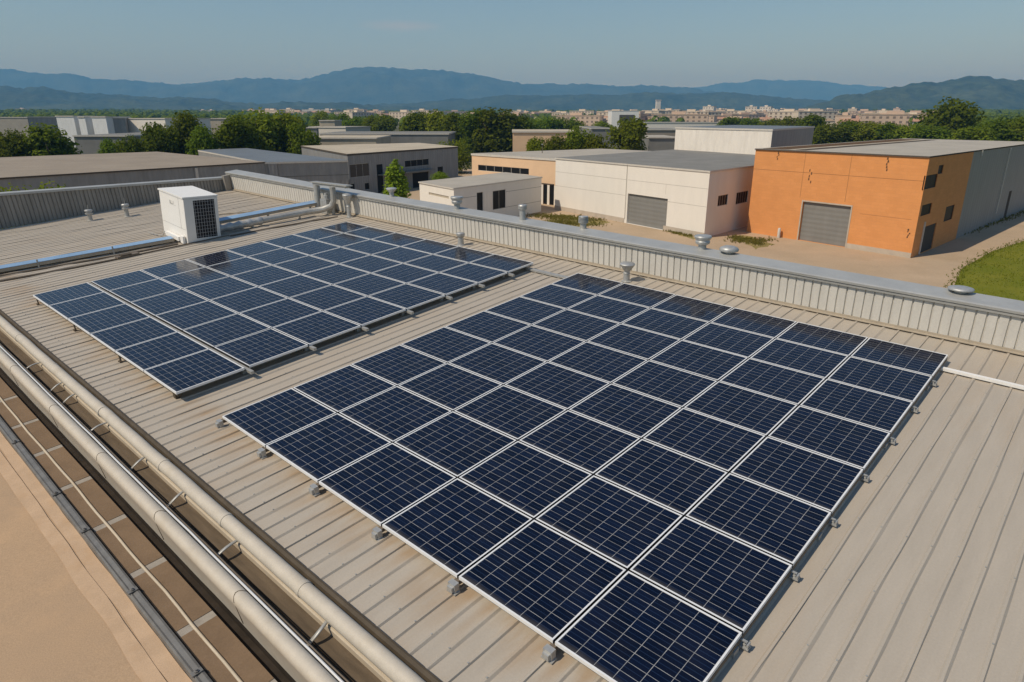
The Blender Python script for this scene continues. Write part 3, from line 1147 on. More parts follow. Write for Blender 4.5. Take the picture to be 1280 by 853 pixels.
dh.tube([(W * .1, -0.05, Z0 + 0.10), (W * .08, -0.10, Z0 - 0.04), (-0.25, -0.14, 0.02), (-0.8, -0.20, 0.0)], 0.014, 7)
dh.build('drain_hose', MT['zinc'], ac, smooth=True)
for (fx, fyy) in ((0.10, 0.06), (W - 0.10, 0.06), (0.10, Dp - 0.06), (W - 0.10, Dp - 0.06)):
    ft = MB()
    ft.box(fx - 0.09, fx + 0.09, fyy - 0.05, fyy + 0.05, -0.08, 0.04)
    ft.box(fx - 0.05, fx + 0.05, fyy - 0.03, fyy + 0.03, 0.041, Z0 - 0.001)
    ft.build('foot', MT['zinc'], ac)
vb = MB()
vb.box(W * .25, W * .80, -0.13, -0.028, Z0 + 0.03, Z0 + 0.16)
vb.box(W * .84, W * .95, -0.10, -0.028, Z0 + 0.0, Z0 + 0.22)
vb.build('valve_cover', MT['ac'], ac)

# cable trays, lids coloured as reflected sky, left and right of the air conditioner
t = thing('cable_tray', 'low cable tray, lid coloured as reflected sky, running left from the air conditioner', 'cable tray', roof_mat(-9.95, 3.38, ZR))


def along(mb, p0, p1, hw, z0, z1, mi=0):
    p0, p1 = Vector(p0), Vector(p1)
    d = (p1 - p0)
    n_ = Vector((-d.y, d.x)).normalized() * hw
    a = [(p0.x - n_.x, p0.y - n_.y), (p1.x - n_.x, p1.y - n_.y), (p1.x + n_.x, p1.y + n_.y), (p0.x + n_.x, p0.y + n_.y)]
    lo = [(x, y, z0) for x, y in a]
    hi = [(x, y, z1) for x, y in a]
    mb.quad(lo[::-1], None, mi)
    mb.quad(hi, None, mi)
    for k in range(4):
        mb.quad([lo[k], lo[(k + 1) % 4], hi[(k + 1) % 4], hi[k]], None, mi)


p0, p1 = (0.35, 0.0), (-0.75 * S, -6.6 * S)
mb = MB()
along(mb, p0, p1, 0.19, 0.06, 0.155)
mb.build('tray', MT['beige_trim'], t)
mb = MB()
along(mb, p0, p1, 0.205, 0.156, 0.168)
mb.build('lid', MT['blue'], t)
for f in (0.2, 0.42, 0.55, 0.75):
    q = lerp(p0, p1, f)
    k = MB()
    k.box(q[0] - 0.2, q[0] + 0.2, q[1] - 0.02, q[1] + 0.02, 0.0, 0.059)
    k.box(q[0] + 0.17, q[0] + 0.20, q[1] - 0.02, q[1] + 0.02, 0.06, 0.24)
    k.build('bracket', MT['zinc'], t)
t = thing('cable_tray', 'cable tray, lid coloured as reflected sky, raised on posts between air conditioner and riser', 'cable tray', roof_mat(-9.85, 4.45, ZR))
p0, p1 = (-0.15, 0.0), (0.05 * S, 3.15 * S)
mb = MB()
along(mb, p0, p1, 0.23, 0.24, 0.33)
mb.build('tray', MT['beige_trim'], t)
mb = MB()
along(mb, p0, p1, 0.25, 0.331, 0.345)
mb.build('lid', MT['blue'], t)
for f in (0.08, 0.5, 0.9):
    q = lerp(p0, p1, f)
    k = MB()
    k.box(q[0] - 0.03, q[0] + 0.03, q[1] - 0.03, q[1] + 0.03, 0.0, 0.239)
    k.build('post', MT['zinc'], t)
# insulated pipe in front of the tray, bending up at the riser
pts = [(-9.45, 4.40, 0.02), (-9.40, 4.8, 0.02), (-9.35, 5.6, 0.03), (-9.28, 6.4, 0.03), (-9.20, 6.9, 0.04), (-9.02, 7.2, 0.06), (-8.85, 7.36, 0.14), (-8.78, 7.42, 0.28), (-8.77, 7.43, 0.46), (-8.77, 7.43, 0.66)]
t = conduit_run('insulated_pipe', 'thick silver lagged pipe with an upturned end beside the parapet', 'pipe', pts, 0.105, MT['zinc'], straps=((-9.37, 5.3, 0), (-9.25, 6.6, 0)))
mb = MB()
o0 = Vector(pts[0])
mb.tube([(Vector(lerp(pts[0], pts[2], k / 14)) - o0) * S for k in range(15)], [0.12 + 0.03 * math.sin(k * 2.1) for k in range(15)], 12)
mb.build('lagging', MT['galv'], t, smooth=True)
# riser frame at the parapet
t = thing('pipe_riser', 'grey pipe riser with a flat T shaped top standing at the parapet', 'pipe riser', plumb_mat(-9.4, 7.42, ZR))
mb = MB()
mb.box(-0.55, 1.75, -0.10, 0.16, 1.05, 1.09)
mb.box(-0.45, 1.6, -0.06, 0.12, 0.98, 1.04)
mb.build('cover_plate', MT['zinc'], t)
for (xx, r_) in ((-0.35, 0.12), (0.62, 0.06)):
    mb = MB()
    mb.lathe([(r_, 0.0), (r_, 0.98)], 14, (xx, 0.04, 0))
    mb.build('upright', MT['zinc'], t, smooth='angle')
mb = MB()
mb.box(0.02, 0.42, -0.10, 0.18, 0.0, 0.52)
mb.lathe([(0.10, 0), (0.10, 0.12), (0.06, 0.13), (0.06, 0.2)], 10, (0.22, 0.04, 0.521))
mb.build('junction_box', MT['galv'], t)

# dark thin conduits left of the air conditioner
conduit_run('conduit', 'dark thin conduit close beside the tray with the sky-coloured lid', 'conduit', [(-9.33, 3.35, -0.10), (-9.42, 2.2, -0.10), (-9.66, 1.0, -0.10), (-9.86, 0.0, -0.10), (-10.5, -2.6, -0.10)], 0.03, MT['conduit'])
conduit_run('conduit', 'dark thin conduit nearest the farther array, left of the air conditioner', 'conduit', [(-9.05, 4.5, -0.10), (-9.12, 2.2, -0.10), (-9.20, 1.1, -0.10), (-9.42, -0.2, -0.10), (-10.0, -2.6, -0.10)], 0.03, MT['conduit'])
conduit_run('conduit', 'dark thin conduit running from the air conditioner toward the parapet', 'conduit', [(-9.0, 4.5, -0.10), (-8.85, 5.6, -0.10), (-8.62, 6.9, -0.10), (-8.5, 7.3, -0.10)], 0.026, MT['conduit'])
t = thing('junction_box', 'small dark junction box on the conduit left of the air conditioner', 'junction box', roof_mat(-9.15, 2.15, ZR))
mb = MB()
mb.box(-0.12, 0.12, -0.30, 0.30, 0.03, 0.09)
mb.build('body', MT['conduit'], t)
mb = MB()
mb.box(-0.10, 0.10, -0.20, 0.10, 0.091, 0.115)
mb.build('lid', MT['flash'], t)
for q in ((-11.6, 5.4), (-10.9, 5.1)):
    pass
conduit_run('conduit', 'thin pale conduit on the far roof behind the air conditioner', 'conduit', [(-11.9, 4.6, -0.10), (-11.75, 5.6, -0.10), (-11.2, 6.4, -0.10), (-10.6, 7.3, -0.10)], 0.03, MT['beige_trim'])


# roof vents
def vent(kind, x, y, label, h, z=ZR, group='metal roof vents'):
    kr = 0.64
    t = thing('roof_vent', label, 'roof vent', plumb_mat(x, y, z), group)
    mb = MB()
    if kind == 'stub':
        mb.lathe([(0.19, 0), (0.19, 0.012), (0.125, 0.03), (0.115, h * .45), (0.12, h * .5)], 18)
        mb.build('pipe', MT['zinc'], t, smooth='angle')
        k = MB()
        k.lathe([(0.15, h * .5), (0.20, h * .52), (0.205, h * .62), (0.15, h * .63), (0.15, h * .72), (0.21, h * .74), (0.21, h * .84), (0.19, h * .87), (0.0, h * .88)], 18)
        k.build('cowl', MT['galv'], t, smooth='angle')
        k = MB()
        k.tube([(0.0, 0, h * .9), (0.0, 0, h * 1.25)], 0.012, 6)
        k.build('needle', MT['zinc'], t)
    elif kind == 'can':
        mb.lathe([(0.20, 0), (0.20, 0.012), (0.14, 0.03), (0.13, h * .62), (0.145, h * .66)], 18)
        mb.build('pipe', MT['galv'], t, smooth='angle')
        k = MB()
        k.lathe([(0.14, h * .66), (0.19, h * .74), (0.20, h * .92), (0.17, h * .98), (0.06, h * 1.0), (0.0, h)], 18)
        k.build('cowl', MT['galv'], t, smooth='angle')
    elif kind == 'hat':
        mb.lathe([(0.20, 0), (0.20, 0.012), (0.12, 0.03), (0.115, h * .40), (0.128, h * .42), (0.128, h * .46), (0.115, h * .48), (0.115, h * .62)], 18)
        mb.build('pipe', MT['galv'], t, smooth='angle')
        k = MB()
        k.lathe([(0.12, h * .58), (0.17, h * .68), (0.27, h * .88), (0.285, h * .93), (0.26, h * .97), (0.05, h * 1.0), (0, h)], 20)
        ko = k.build('cowl', MT['galv'], t, smooth='angle')
        ko.rotation_euler = (0.05, 0.05, 0)
    elif kind == 'drum':
        mb.lathe([(0.14, 0), (0.14, h * .45)], 18)
        mb.build('pipe', MT['galv'], t, smooth='angle')
        k = MB()
        k.lathe([(0.15, h * .42), (0.24, h * .5), (0.26, h * .62), (0.24, h * .70), (0.27, h * .78), (0.31, h * .9), (0.29, h * .98), (0.0, h)], 20)
        ko = k.build('cowl', MT['galv'], t, smooth='angle')
    elif kind == 'dome':
        mb.lathe([(0.16, 0), (0.16, h * .4)], 18)
        mb.build('pipe', MT['zinc'], t, smooth='angle')
        k = MB()
        k.lathe([(0.24, h * .35), (0.32, h * .45), (0.335, h * .62), (0.30, h * .82), (0.20, h * .96), (0.0, h)], 22)
        k.build('cowl', MT['galv'], t, smooth=True)
    elif kind == 'louvre':
        mb.lathe([(0.20, 0), (0.14, h * .12), (0.13, h * .5)], 18)
        mb.build('pipe', MT['zinc'], t, smooth='angle')
        k = MB()
        pr_ = [(0.17, h * .5)]
        for q in range(4):
            z0_ = h * (.54 + .1 * q)
            pr_ += [(0.205, z0_), (0.205, z0_ + h * .055), (0.165, z0_ + h * .06), (0.165, z0_ + h * .095)]
        pr_ += [(0.20, h * .96), (0.19, h), (0.0, h)]
        k.lathe(pr_, 18)
        k.build('cowl', MT['galv'], t, smooth='angle')
    for o_ in t.children:
        o_.scale = (kr, kr, 1)
    return t


vent('stub', -14.4, 2.99, 'small capped vent by the dark end wall, left of its taller twin', 0.46)
vent('stub', -14.01, 3.84, 'taller capped vent with a needle, between end wall and air conditioner', 0.54)
vent('can', -3.58, 7.24, 'squat galvanised vent beside the far corner of the farther array', 0.38)
vent('hat', 0.80, 7.26, 'flared galvanised vent at the top edge of the nearer array', 0.46)
vent('hat', -8.25, 7.50, 'vent with a tilted hat just right of the pipe riser', 0.84)
CZ = 0.49
VP = 'vents along the parapet'
vent('hat', -6.94, 8.0, 'flared vent behind the parapet in front of the grey hall', 0.36, CZ - 0.05, VP)
vent('drum', -4.35, 7.9, 'stout vent on the parapet before the small white office block', 0.42, CZ - 0.03, VP)
vent('can', -2.32, 7.93, 'round topped metal vent on the parapet left of the weedy patch', 0.46, CZ - 0.03, VP)
vent('louvre', -0.76, 8.02, 'louvred vent behind the parapet in front of the pale hall', 0.36, CZ - 0.03, VP)
vent('drum', 1.87, 8.0, 'wide flared shiny vent behind the parapet, before the gap to the orange hall', 0.38, CZ - 0.05, VP)
vent('dome', 2.36, 8.02, 'low dome shaped metal vent beside the wide flared one', 0.20, CZ - 0.03, VP)
vent('dome', 5.80, 8.0, 'flat pale dome vent on the parapet in front of the lawn', 0.11, CZ - 0.0, VP)

# ------------------------------------------------------------------ buildings beyond
MT['pale_wall'] = sheet_mat('pale_precast', (0.74, 0.69, 0.615), pitch=0.6, amount=0.03, rough=0.8, var=0.03)
MT['white_sheet'] = sheet_mat('white_profiled', (0.74, 0.68, 0.60), pitch=0.55, amount=0.3)
MT['silver'] = sheet_mat('silver_cladding_sunlit_tone', (0.62, 0.63, 0.63), pitch=1.2, amount=0.2)  # pale tone stands for sunlight on the far halls' fronts
MT['grey_sheet'] = sheet_mat('grey_profiled', (0.25, 0.245, 0.235), pitch=0.5, amount=0.35, var=0.14)
MT['blue_sheet'] = sheet_mat('blue_grey_cladding', (0.26, 0.25, 0.235), pitch=0.9, amount=0.15)
MT['peach'] = mat('peach_render', (0.70, 0.48, 0.30), rough=0.85, var=0.06, scale=0.5)
MT['orange'] = brick_mat('orange_brick', (0.68, 0.295, 0.105), (0.645, 0.275, 0.095), (0.61, 0.27, 0.10))
MT['flat_grey'] = mat('grey_roofing', (0.22, 0.215, 0.20), rough=0.85, var=0.12, scale=0.35, spec=0.04, fine=0.06, fine_scale=4)
MT['flat_light'] = mat('light_roofing', (0.40, 0.365, 0.31), rough=0.8, var=0.10, scale=0.3, spec=0.04, fine=0.05, fine_scale=4)
MT['flat_taupe'] = mat('taupe_roofing', (0.30, 0.255, 0.205), rough=0.85, var=0.10, scale=0.2, spec=0.04, fine=0.06, fine_scale=3)
MT['flat_beige'] = mat('beige_roofing', (0.46, 0.40, 0.31), rough=0.85, var=0.14, scale=0.25, spec=0.04)
MT['blue_roof'] = mat('blue_grey_roofing', (0.16, 0.18, 0.20), rough=0.6, var=0.1, scale=0.3, spec=0.12)
MT['trim_dark'] = mat('dark_trim', (0.10, 0.085, 0.07), rough=0.95, spec=0.02)
MT['trim_light'] = mat('pale_trim', (0.55, 0.51, 0.45), rough=0.6)
MT['shutter'] = sheet_mat('roller_shutter', (0.20, 0.195, 0.18), pitch=0.42, amount=0.12, axis=1)
MT['pane'] = mat('window_glass', (0.012, 0.013, 0.014), rough=0.45, var=0.2, spec=0.1)
MT['plinth'] = mat('plinth', (0.46, 0.39, 0.31), rough=0.9, var=0.12, scale=1.2)
MT['orange_joint'] = mat('brown_orange_joint', (0.36, 0.16, 0.06), rough=0.9)  # darker orange brown of the joint lines
MT['rust'] = mat('rusty_iron', (0.12, 0.075, 0.045), rough=0.95, var=0.3, spec=0.03)


def wall_face(mb, p0, p1, h, openings=(), depth=0.25, z0=0.0, uoff=0.0):
    """vertical wall p0 -> p1 (seen with p0 on the left), openings (u0, u1, v0, v1) cut right through"""
    p0, p1 = Vector((p0[0], p0[1], 0)), Vector((p1[0], p1[1], 0))
    ln = (p1 - p0).length
    d = (p1 - p0) / ln
    inn = Vector((-d.y, d.x, 0))              # away from the viewer
    us = sorted({0.0, ln, *[min(max(o[k], 0), ln) for o in openings for k in (0, 1)]})
    vs_ = sorted({z0, h, *[min(max(o[k], z0), h) for o in openings for k in (2, 3)]})

    def P(u, v, q=0.0):
        return p0 + d * u + inn * q + Vector((0, 0, v))
    for a, b in zip(us, us[1:]):
        for c, e in zip(vs_, vs_[1:]):
            mu, mv = (a + b) / 2, (c + e) / 2
            if any(o[0] < mu < o[1] and o[2] < mv < o[3] for o in openings):
                continue
            mb.quad([P(a, c), P(b, c), P(b, e), P(a, e)], [(a + uoff, c), (b + uoff, c), (b + uoff, e), (a + uoff, e)])
    for o in openings:
        u0, u1, v0, v1 = max(o[0], 0), min(o[1], ln), max(o[2], z0), min(o[3], h)
        for (a, b) in (((u0, v0), (u0, v1)), ((u0, v1), (u1, v1)), ((u1, v1), (u1, v0)), ((u1, v0), (u0, v0))):
            q = [P(*a), P(*b), P(*b, depth), P(*a, depth)]
            mb.quad(q, [(a[0], a[1]), (b[0], b[1]), (b[0] + depth, b[1]), (a[0] + depth, a[1])])


def wall_quad(p0, p1, u0, u1, v0, v1, q, m, name, parent, thick=0.05):
    """a slab lying in the wall p0 -> p1, its face q metres behind (negative: in front of) the wall"""
    p0, p1 = Vector((p0[0], p0[1], 0)), Vector((p1[0], p1[1], 0))
    d = (p1 - p0).normalized()
    inn = Vector((-d.y, d.x, 0))
    mb = MB()
    a = [p0 + d * u + inn * qq + Vector((0, 0, v)) for qq in (q, q + thick) for (u, v) in ((u0, v0), (u1, v0), (u1, v1), (u0, v1))]
    uvf = [(0, 0), (u1 - u0, 0), (u1 - u0, v1 - v0), (0, v1 - v0)]
    mb.quad(a[0:4], uvf)
    mb.quad(a[4:8][::-1], uvf)
    for k in range(4):
        mb.quad([a[k], a[k + 4], a[(k + 1) % 4 + 4], a[(k + 1) % 4]], uvf)
    return mb.build(name, m, parent)


def uv_on(px, py, A, p0, p1):
    """pixel on the photograph -> (u, v) on the vertical wall p0 -> p1, in the building's frame with origin A"""
    a, b = Vector((A[0] + p0[0], A[1] + p0[1])), Vector((A[0] + p1[0], A[1] + p1[1]))
    d = (b - a).normalized()
    r_ = ray(px, py)
    # solve t*r = a + u*d
    det = r_.x * (-d.y) - r_.y * (-d.x)
    t = (a.x * (-d.y) - a.y * (-d.x)) / det
    u = (r_.x * a.y - r_.y * a.x) / det
    return u if True else 0, CAM_H + t * r_.z


def rect_on(A, p0, p1, x0, y0, x1, y1):
    """opening from its pixel corners (top-left, bottom-right), averaged to an upright rectangle"""
    u0, v1 = uv_on(x0, y0, A, p0, p1)
    u1, v0 = uv_on(x1, y1, A, p0, p1)
    return (min(-u0 if False else u0, u1), max(u0, u1), min(v0, v1), max(v0, v1))


def flat_roof(parent, poly, z, m, trim, over=0.12, th=0.22, name='roof', lift=0.0):
    """roof plate over a polygon (counter-clockwise from above), trim round its edge"""
    c = sum((Vector((p[0], p[1])) for p in poly), Vector((0, 0))) / len(poly)
    out = []
    for p in poly:
        v = Vector((p[0], p[1])) - c
        out.append(Vector((p[0], p[1])) + v.normalized() * over)
    mb = MB()
    mb.quad([(p.x, p.y, z + th + (lift if k >= 2 else 0)) for k, p in enumerate(out)])
    ro = mb.build(name, m, parent)
    tb = MB()
    n_ = len(out)
    for k in range(n_):
        a, b = out[k], out[(k + 1) % n_]
        la, lb = (lift if k >= 2 else 0), (lift if (k + 1) % n_ >= 2 else 0)
        tb.quad([(a.x, a.y, z), (b.x, b.y, z), (b.x, b.y, z + th + lb - .003), (a.x, a.y, z + th + la - .003)])
    tb.quad([(p.x, p.y, z) for p in out[::-1]])
    tb.build('roof_edge', trim, ro)
    return ro


def hall(name, label, A, P, h, wallm, roofm, trim, openings=({}, {}), th=0.22, lift=0.0, cat='building', plinth=None, mats=None):
    """four-sided building; P: footprint relative to A, counter-clockwise, P[0] left front, P[1] near corner, P[2] right, P[3] back"""
    t = thing(name, label, cat, (A[0], A[1], 0))
    for k in range(4):
        mb = MB()
        op = openings[k] if k < len(openings) else ()
        wall_face(mb, P[k], P[(k + 1) % 4], h, [o['r'] for o in op] if op else (), uoff=k * 7.3, depth=0.22 if any(o.get('solid') for o in (op or ())) else 0.10)
        mb.build('wall', (mats[k] if mats and mats[k] else wallm), t)
        for o in (op or ()):
            wall_quad(P[k], P[(k + 1) % 4], *o['r'], 0.2, o['m'], o['n'], t) if o.get('solid') else window(t, P[k], P[(k + 1) % 4], o)
    flat_roof(t, P, h, roofm, trim, th=th, lift=lift)
    return t


def window(t, p0, p1, o):
    u0, u1, v0, v1 = o['r']
    fr_ = wall_quad(p0, p1, u0, u1, v0, v1, 0.075, o.get('m') or MT['pane'], o['n'], t, 0.04)
    n_ = o.get('bars', 2)
    if n_:
        p0v, p1v = Vector((p0[0], p0[1], 0)), Vector((p1[0], p1[1], 0))
        d = (p1v - p0v).normalized()
        inn = Vector((-d.y, d.x, 0))
        mb = MB()
        w_ = 0.05

        def bar(a, b, c, e):
            q = [p0v + d * u + inn * 0.05 + Vector((0, 0, v)) for u, v in ((a, c), (b, c), (b, e), (a, e))]
            mb.quad(q)
        bar(u0, u1, v0, v0 + w_)
        bar(u0, u1, v1 - w_, v1)
        for k in range(n_ + 1):
            uu = u0 + (u1 - u0) * k / n_
            bar(max(u0, uu - w_ / 2), min(u1, uu + w_ / 2), v0 + w_, v1 - w_)
        mb.build('frame', o.get('fm') or MT['zinc'], fr_)
    return fr_


def op(A, P, k, x0, y0, x1, y1, n='window', m=None, solid=False, bars=2, ground=False, fm=None):
    r_ = rect_on(A, P[k], P[(k + 1) % 4], x0, y0, x1, y1)
    if ground:
        r_ = (r_[0], r_[1], 0.02, r_[3])
    return dict(r=r_, n=n, m=m or (MT['shutter'] if solid else MT['pane']), solid=solid, bars=bars, fm=fm)


# --- orange brick hall
A = (32.47, 53.87)
P = [(-9.0, 13.1), (0, 0), (31.0, 30.0), (22.0, 43.1)]
H_ = 7.9
o_front = [op(A, P, 0, 1004, 252, 1056, 310, 'shutter_door', solid=True, ground=True)]
mid = (9.4, 9.1)
t = thing('orange_hall', 'orange brick industrial hall with a grey roller door, right of the pale halls', 'building', (A[0], A[1], 0))
mb = MB()
wall_face(mb, P[0], P[1], H_, [o['r'] for o in o_front])
mb.build('wall', MT['orange'], t)
o = o_front[0]
dr = wall_quad(P[0], P[1], *o['r'], 0.2, MT['shutter'], 'shutter_door', t)
u0, u1, v0, v1 = o['r']
ff = wall_quad(P[0], P[1], u0 - 0.12, u0 - 0.001, 0.0, v1 + 0.12, -0.03, MT['plinth'], 'door_frame', t, 0.028)
wall_quad(P[0], P[1], u1 + 0.001, u1 + 0.12, 0.0, v1 + 0.12, -0.03, MT['plinth'], 'door_frame', t, 0.028)
wall_quad(P[0], P[1], u0, u1, v1 + 0.001, v1 + 0.12, -0.03, MT['plinth'], 'door_frame', t, 0.028)
# right flank: brick end, then grey cladding
PR0, PR1 = P[1], (mid[0], mid[1])
wins = []
for (x0, y0, x1, y1, n_) in ((1157.5, 220, 1169.5, 234, 2), (1174, 207, 1178, 217, 1), (1153, 257, 1163, 267, 3), (1183, 259, 1190, 274, 1)):
    wins.append(dict(r=rect_on(A, PR0, PR1, x0, y0, x1, y1), n='window', m=MT['pane'], bars=n_, fm=MT['trim_dark']))
door = dict(r=rect_on(A, PR0, PR1, 1154, 289, 1164, 314), n='door', m=MT['shutter'], solid=True)
door['r'] = (door['r'][0], door['r'][1], 0.05, 2.3)
mb = MB()
wall_face(mb, PR0, PR1, H_, [q['r'] for q in wins] + [door['r']], uoff=20, depth=0.09)
mb.build('wall', MT['orange'], t)
for q in wins:
    window(t, PR0, PR1, q)
wall_quad(PR0, PR1, *door['r'], 0.075, MT['trim_dark'], 'door', t)
wall_quad(PR0, PR1, door['r'][0] - 0.18, door['r'][0] - 0.02, 0.05, 2.75, -0.10, MT['trim_light'], 'door_post', t, 0.098)
mb = MB()
wall_face(mb, PR1, P[2], H_, [])
cl = mb.build('cladding', MT['blue_sheet'], t)
for (xa, ya, xb, yb) in ((1229, 188, 1226, 195), (1257, 186, 1244, 267)):
    ua, va = uv_on(xa, ya, A, PR1, P[2])
    ub, vb_ = uv_on(xb, yb, A, PR1, P[2])
    uu = ub
    wall_quad(PR1, P[2], uu - 0.10, uu + 0.10, max(0.1, vb_), va, -0.12, MT['trim_light'], 'downpipe', t, 0.118)
ud, vd = uv_on(1258, 262, A, PR1, P[2])
wall_quad(PR1, P[2], ud - 0.6, ud + 0.5, 0.05, 3.0, -0.03, MT['trim_dark'], 'door', t, 0.028)
for k in (2, 3):
    mb = MB()
    wall_face(mb, P[k], P[(k + 1) % 4], H_, [])
    mb.build('wall', MT['orange'], t)
rf = flat_roof(t, P, H_, MT['flat_light'], MT['trim_dark'], over=0.12, th=0.12)
# darker strips along the roof's left side
e0, e3 = Vector(P[0]), Vector(P[3])
e1 = Vector(P[1])
for (a, b, m_) in ((0.03, 0.19, MT['rust']), (0.20, 0.245, MT['flat_beige']), (0.25, 0.32, MT['trim_dark'])):
    mb = MB()
    d_ = (e1 - e0)
    s0, s1 = e0 + d_ * a, e0 + d_ * b
    dd = (e3 - e0) * 0.93
    mb.quad([(*(s0 + dd * .01), H_ + 0.135), (*(s1 + dd * .01), H_ + 0.135), (*(s1 + dd), H_ + 0.135), (*(s0 + dd), H_ + 0.135)])
    mb.build('roof_strip', m_, rf)
# joints, plinth and iron brackets on the brick front
jm = MB()
front = (Vector((*P[0], 0)), Vector((*P[1], 0)))
dF = (front[1] - front[0]).normalized()
nF = Vector((dF.y, -dF.x, 0))
lnF = (front[1] - front[0]).length


def strip_on(mb, a, b, c, e, q=0.006):
    mb.quad([front[0] + dF * u + nF * q + Vector((0, 0, v)) for u, v in ((a, c), (b, c), (b, e), (a, e))])


vj = 6.1
strip_on(jm, 0, lnF, vj, vj + 0.04)
for xx in (1006, 1064):
    uu, _ = uv_on(xx, 200, A, P[0], P[1])
    strip_on(jm, uu, uu + 0.04, vj + 0.045, H_)
    strip_on(jm, uu, uu + 0.04, 3.9, vj - 0.005)
strip_on(jm, lnF * .70, lnF * .97, 3.05, 3.075)
jm.build('brick_joint', MT['orange_joint'], t)
pb = MB()
strip_on(pb, u1 + 0.13, lnF, 0, 0.42, 0.03)
pb.quad([front[0] + dF * u + nF * q + Vector((0, 0, 0.42)) for u, q in ((u1 + .13, 0.03), (lnF, 0.03), (lnF, 0), (u1 + .13, 0))])
pb.build('plinth', MT['plinth'], t)
for (xx, yy, hh_) in ((972, 195, 0.7), (1012, 222, 1.0), (1109, 207, 0.9), (1135, 293, 0.6)):
    uu, vv = uv_on(xx, yy, A, P[0], P[1])
    mb = MB()
    for q in range(5):
        a = uu + rnd.uniform(-.12, .12)
        b = vv + hh_ * (q / 4 - .5)
        mb.quad([front[0] + dF * x_ + nF * 0.02 + Vector((0, 0, z_)) for x_, z_ in ((a, b), (a + .06 + .1 * rnd.random(), b + .02), (a + .1, b + hh_ * .24), (a + .02, b + hh_ * .2))])
    mb.build('iron_bracket', MT['rust'], t)

# --- pale precast hall
A = (18.2, 63.3)
P = [(-12.9, 20.6), (0, 0), (18.0, 20.0), (6.0, 41.0)]
H_ = 6.05
ops = [[op(A, P, 0, 785, 242, 832, 287, 'shutter_door', solid=True, ground=True)],
       [op(A, P, 1, 898, 245, 909, 256, bars=4), op(A, P, 1, 921, 241, 934, 253, bars=5)]]
t = hall('pale_hall', 'pale precast hall with a grey roller door, between small office block and orange hall', A, P, H_, MT['pale_wall'], MT['flat_grey'], MT['trim_light'], ops, th=0.16)
front = (Vector((*P[0], 0)), Vector((*P[1], 0)))
dF = (front[1] - front[0]).normalized()
nF = Vector((dF.y, -dF.x, 0))
lnF = (front[1] - front[0]).length
jm = MB()
uu, _ = uv_on(785, 220, A, P[0], P[1])
u2, _ = uv_on(833, 220, A, P[0], P[1])
strip_on(jm, uu - 0.22, uu - 0.10, 0.4, H_ - 0.02, 0.012)
for (a, b) in ((0, uu - 0.25), (uu, lnF)):
    strip_on(jm, a, b, 4.55, 4.58)
strip_on(jm, 0, uu - 0.25, 2.9, 2.93)
strip_on(jm, u2 + 0.1, lnF, 2.9, 2.93)
strip_on(jm, u2 + 0.05, u2 + 0.08, 3.6, 4.54)
jm.build('cladding_joint', MT['flat_light'], t)
for a, b in ((0, uu - .25), (u2 + .1, lnF)):
    pb = MB()
    strip_on(pb, a, b, 0, 0.5, 0.04)
    pb.build('plinth', MT['plinth'], t)

# --- tall white profiled box behind it
A = tuple(D(966, 161, 88).xy)
B = tuple(D(845, 157, 105).xy)
Cc = tuple(D(1018, 158, 112).xy)
P = [(B[0] - A[0], B[1] - A[1]), (0, 0), (Cc[0] - A[0], Cc[1] - A[1]), (Cc[0] - A[0] + (B[0] - A[0]) * .95, Cc[1] - A[1] + (B[1] - A[1]) * .95)]
hall('white_box_hall', 'tall white ribbed box shaped hall with a blue grey roof behind the pale hall', A, P, 9.2, MT['white_sheet'], MT['blue_roof'], MT['trim_light'], mats=[None, MT['grey_sheet'], None, None])

# --- peach building
A = (5.6, 87.5)
P = [(-11.4, 12.5), (0, 0), (20.5, 14.0), (9.0, 27.0)]
ops = [[op(A, P, 0, 597.5, 206, 661, 219, bars=6, fm=MT['trim_light']), op(A, P, 0, 679, 230, 684, 242, 'door', bars=0, ground=True), op(A, P, 0, 687, 230, 692.5, 243, 'door', bars=0, ground=True)]]
t = hall('peach_building', 'low peach coloured works building with a long strip window and light roof', A, P, 5.6, MT['peach'], MT['flat_light'], MT['trim_light'], ops, th=0.28, mats=[None, None, None, MT['pale_wall']])
front = (Vector((*P[0], 0)), Vector((*P[1], 0)))
dF = (front[1] - front[0]).normalized()
nF = Vector((dF.y, -dF.x, 0))
lnF = (front[1] - front[0]).length
jm = MB()
strip_on(jm, lnF * .60, lnF * .97, 2.55, 2.70, 0.02)
jm.build('ledge', MT['trim_dark'], t)
jm = MB()
strip_on(jm, 0, lnF, 0.0, 2.0, 0.008)
# keep door openings clear: the pale band is split round them
jm = MB()
edges = [0.0] + sorted(e for o in ops[0] if o['n'] == 'door' for e in o['r'][:2]) + [lnF]
for a, b in zip(edges[::2], edges[1::2]):
    if b - a > 0.05:
        strip_on(jm, a, b, 0.0, 2.5, 0.008)
jm.build('pale_band', MT['pale_wall'], t)

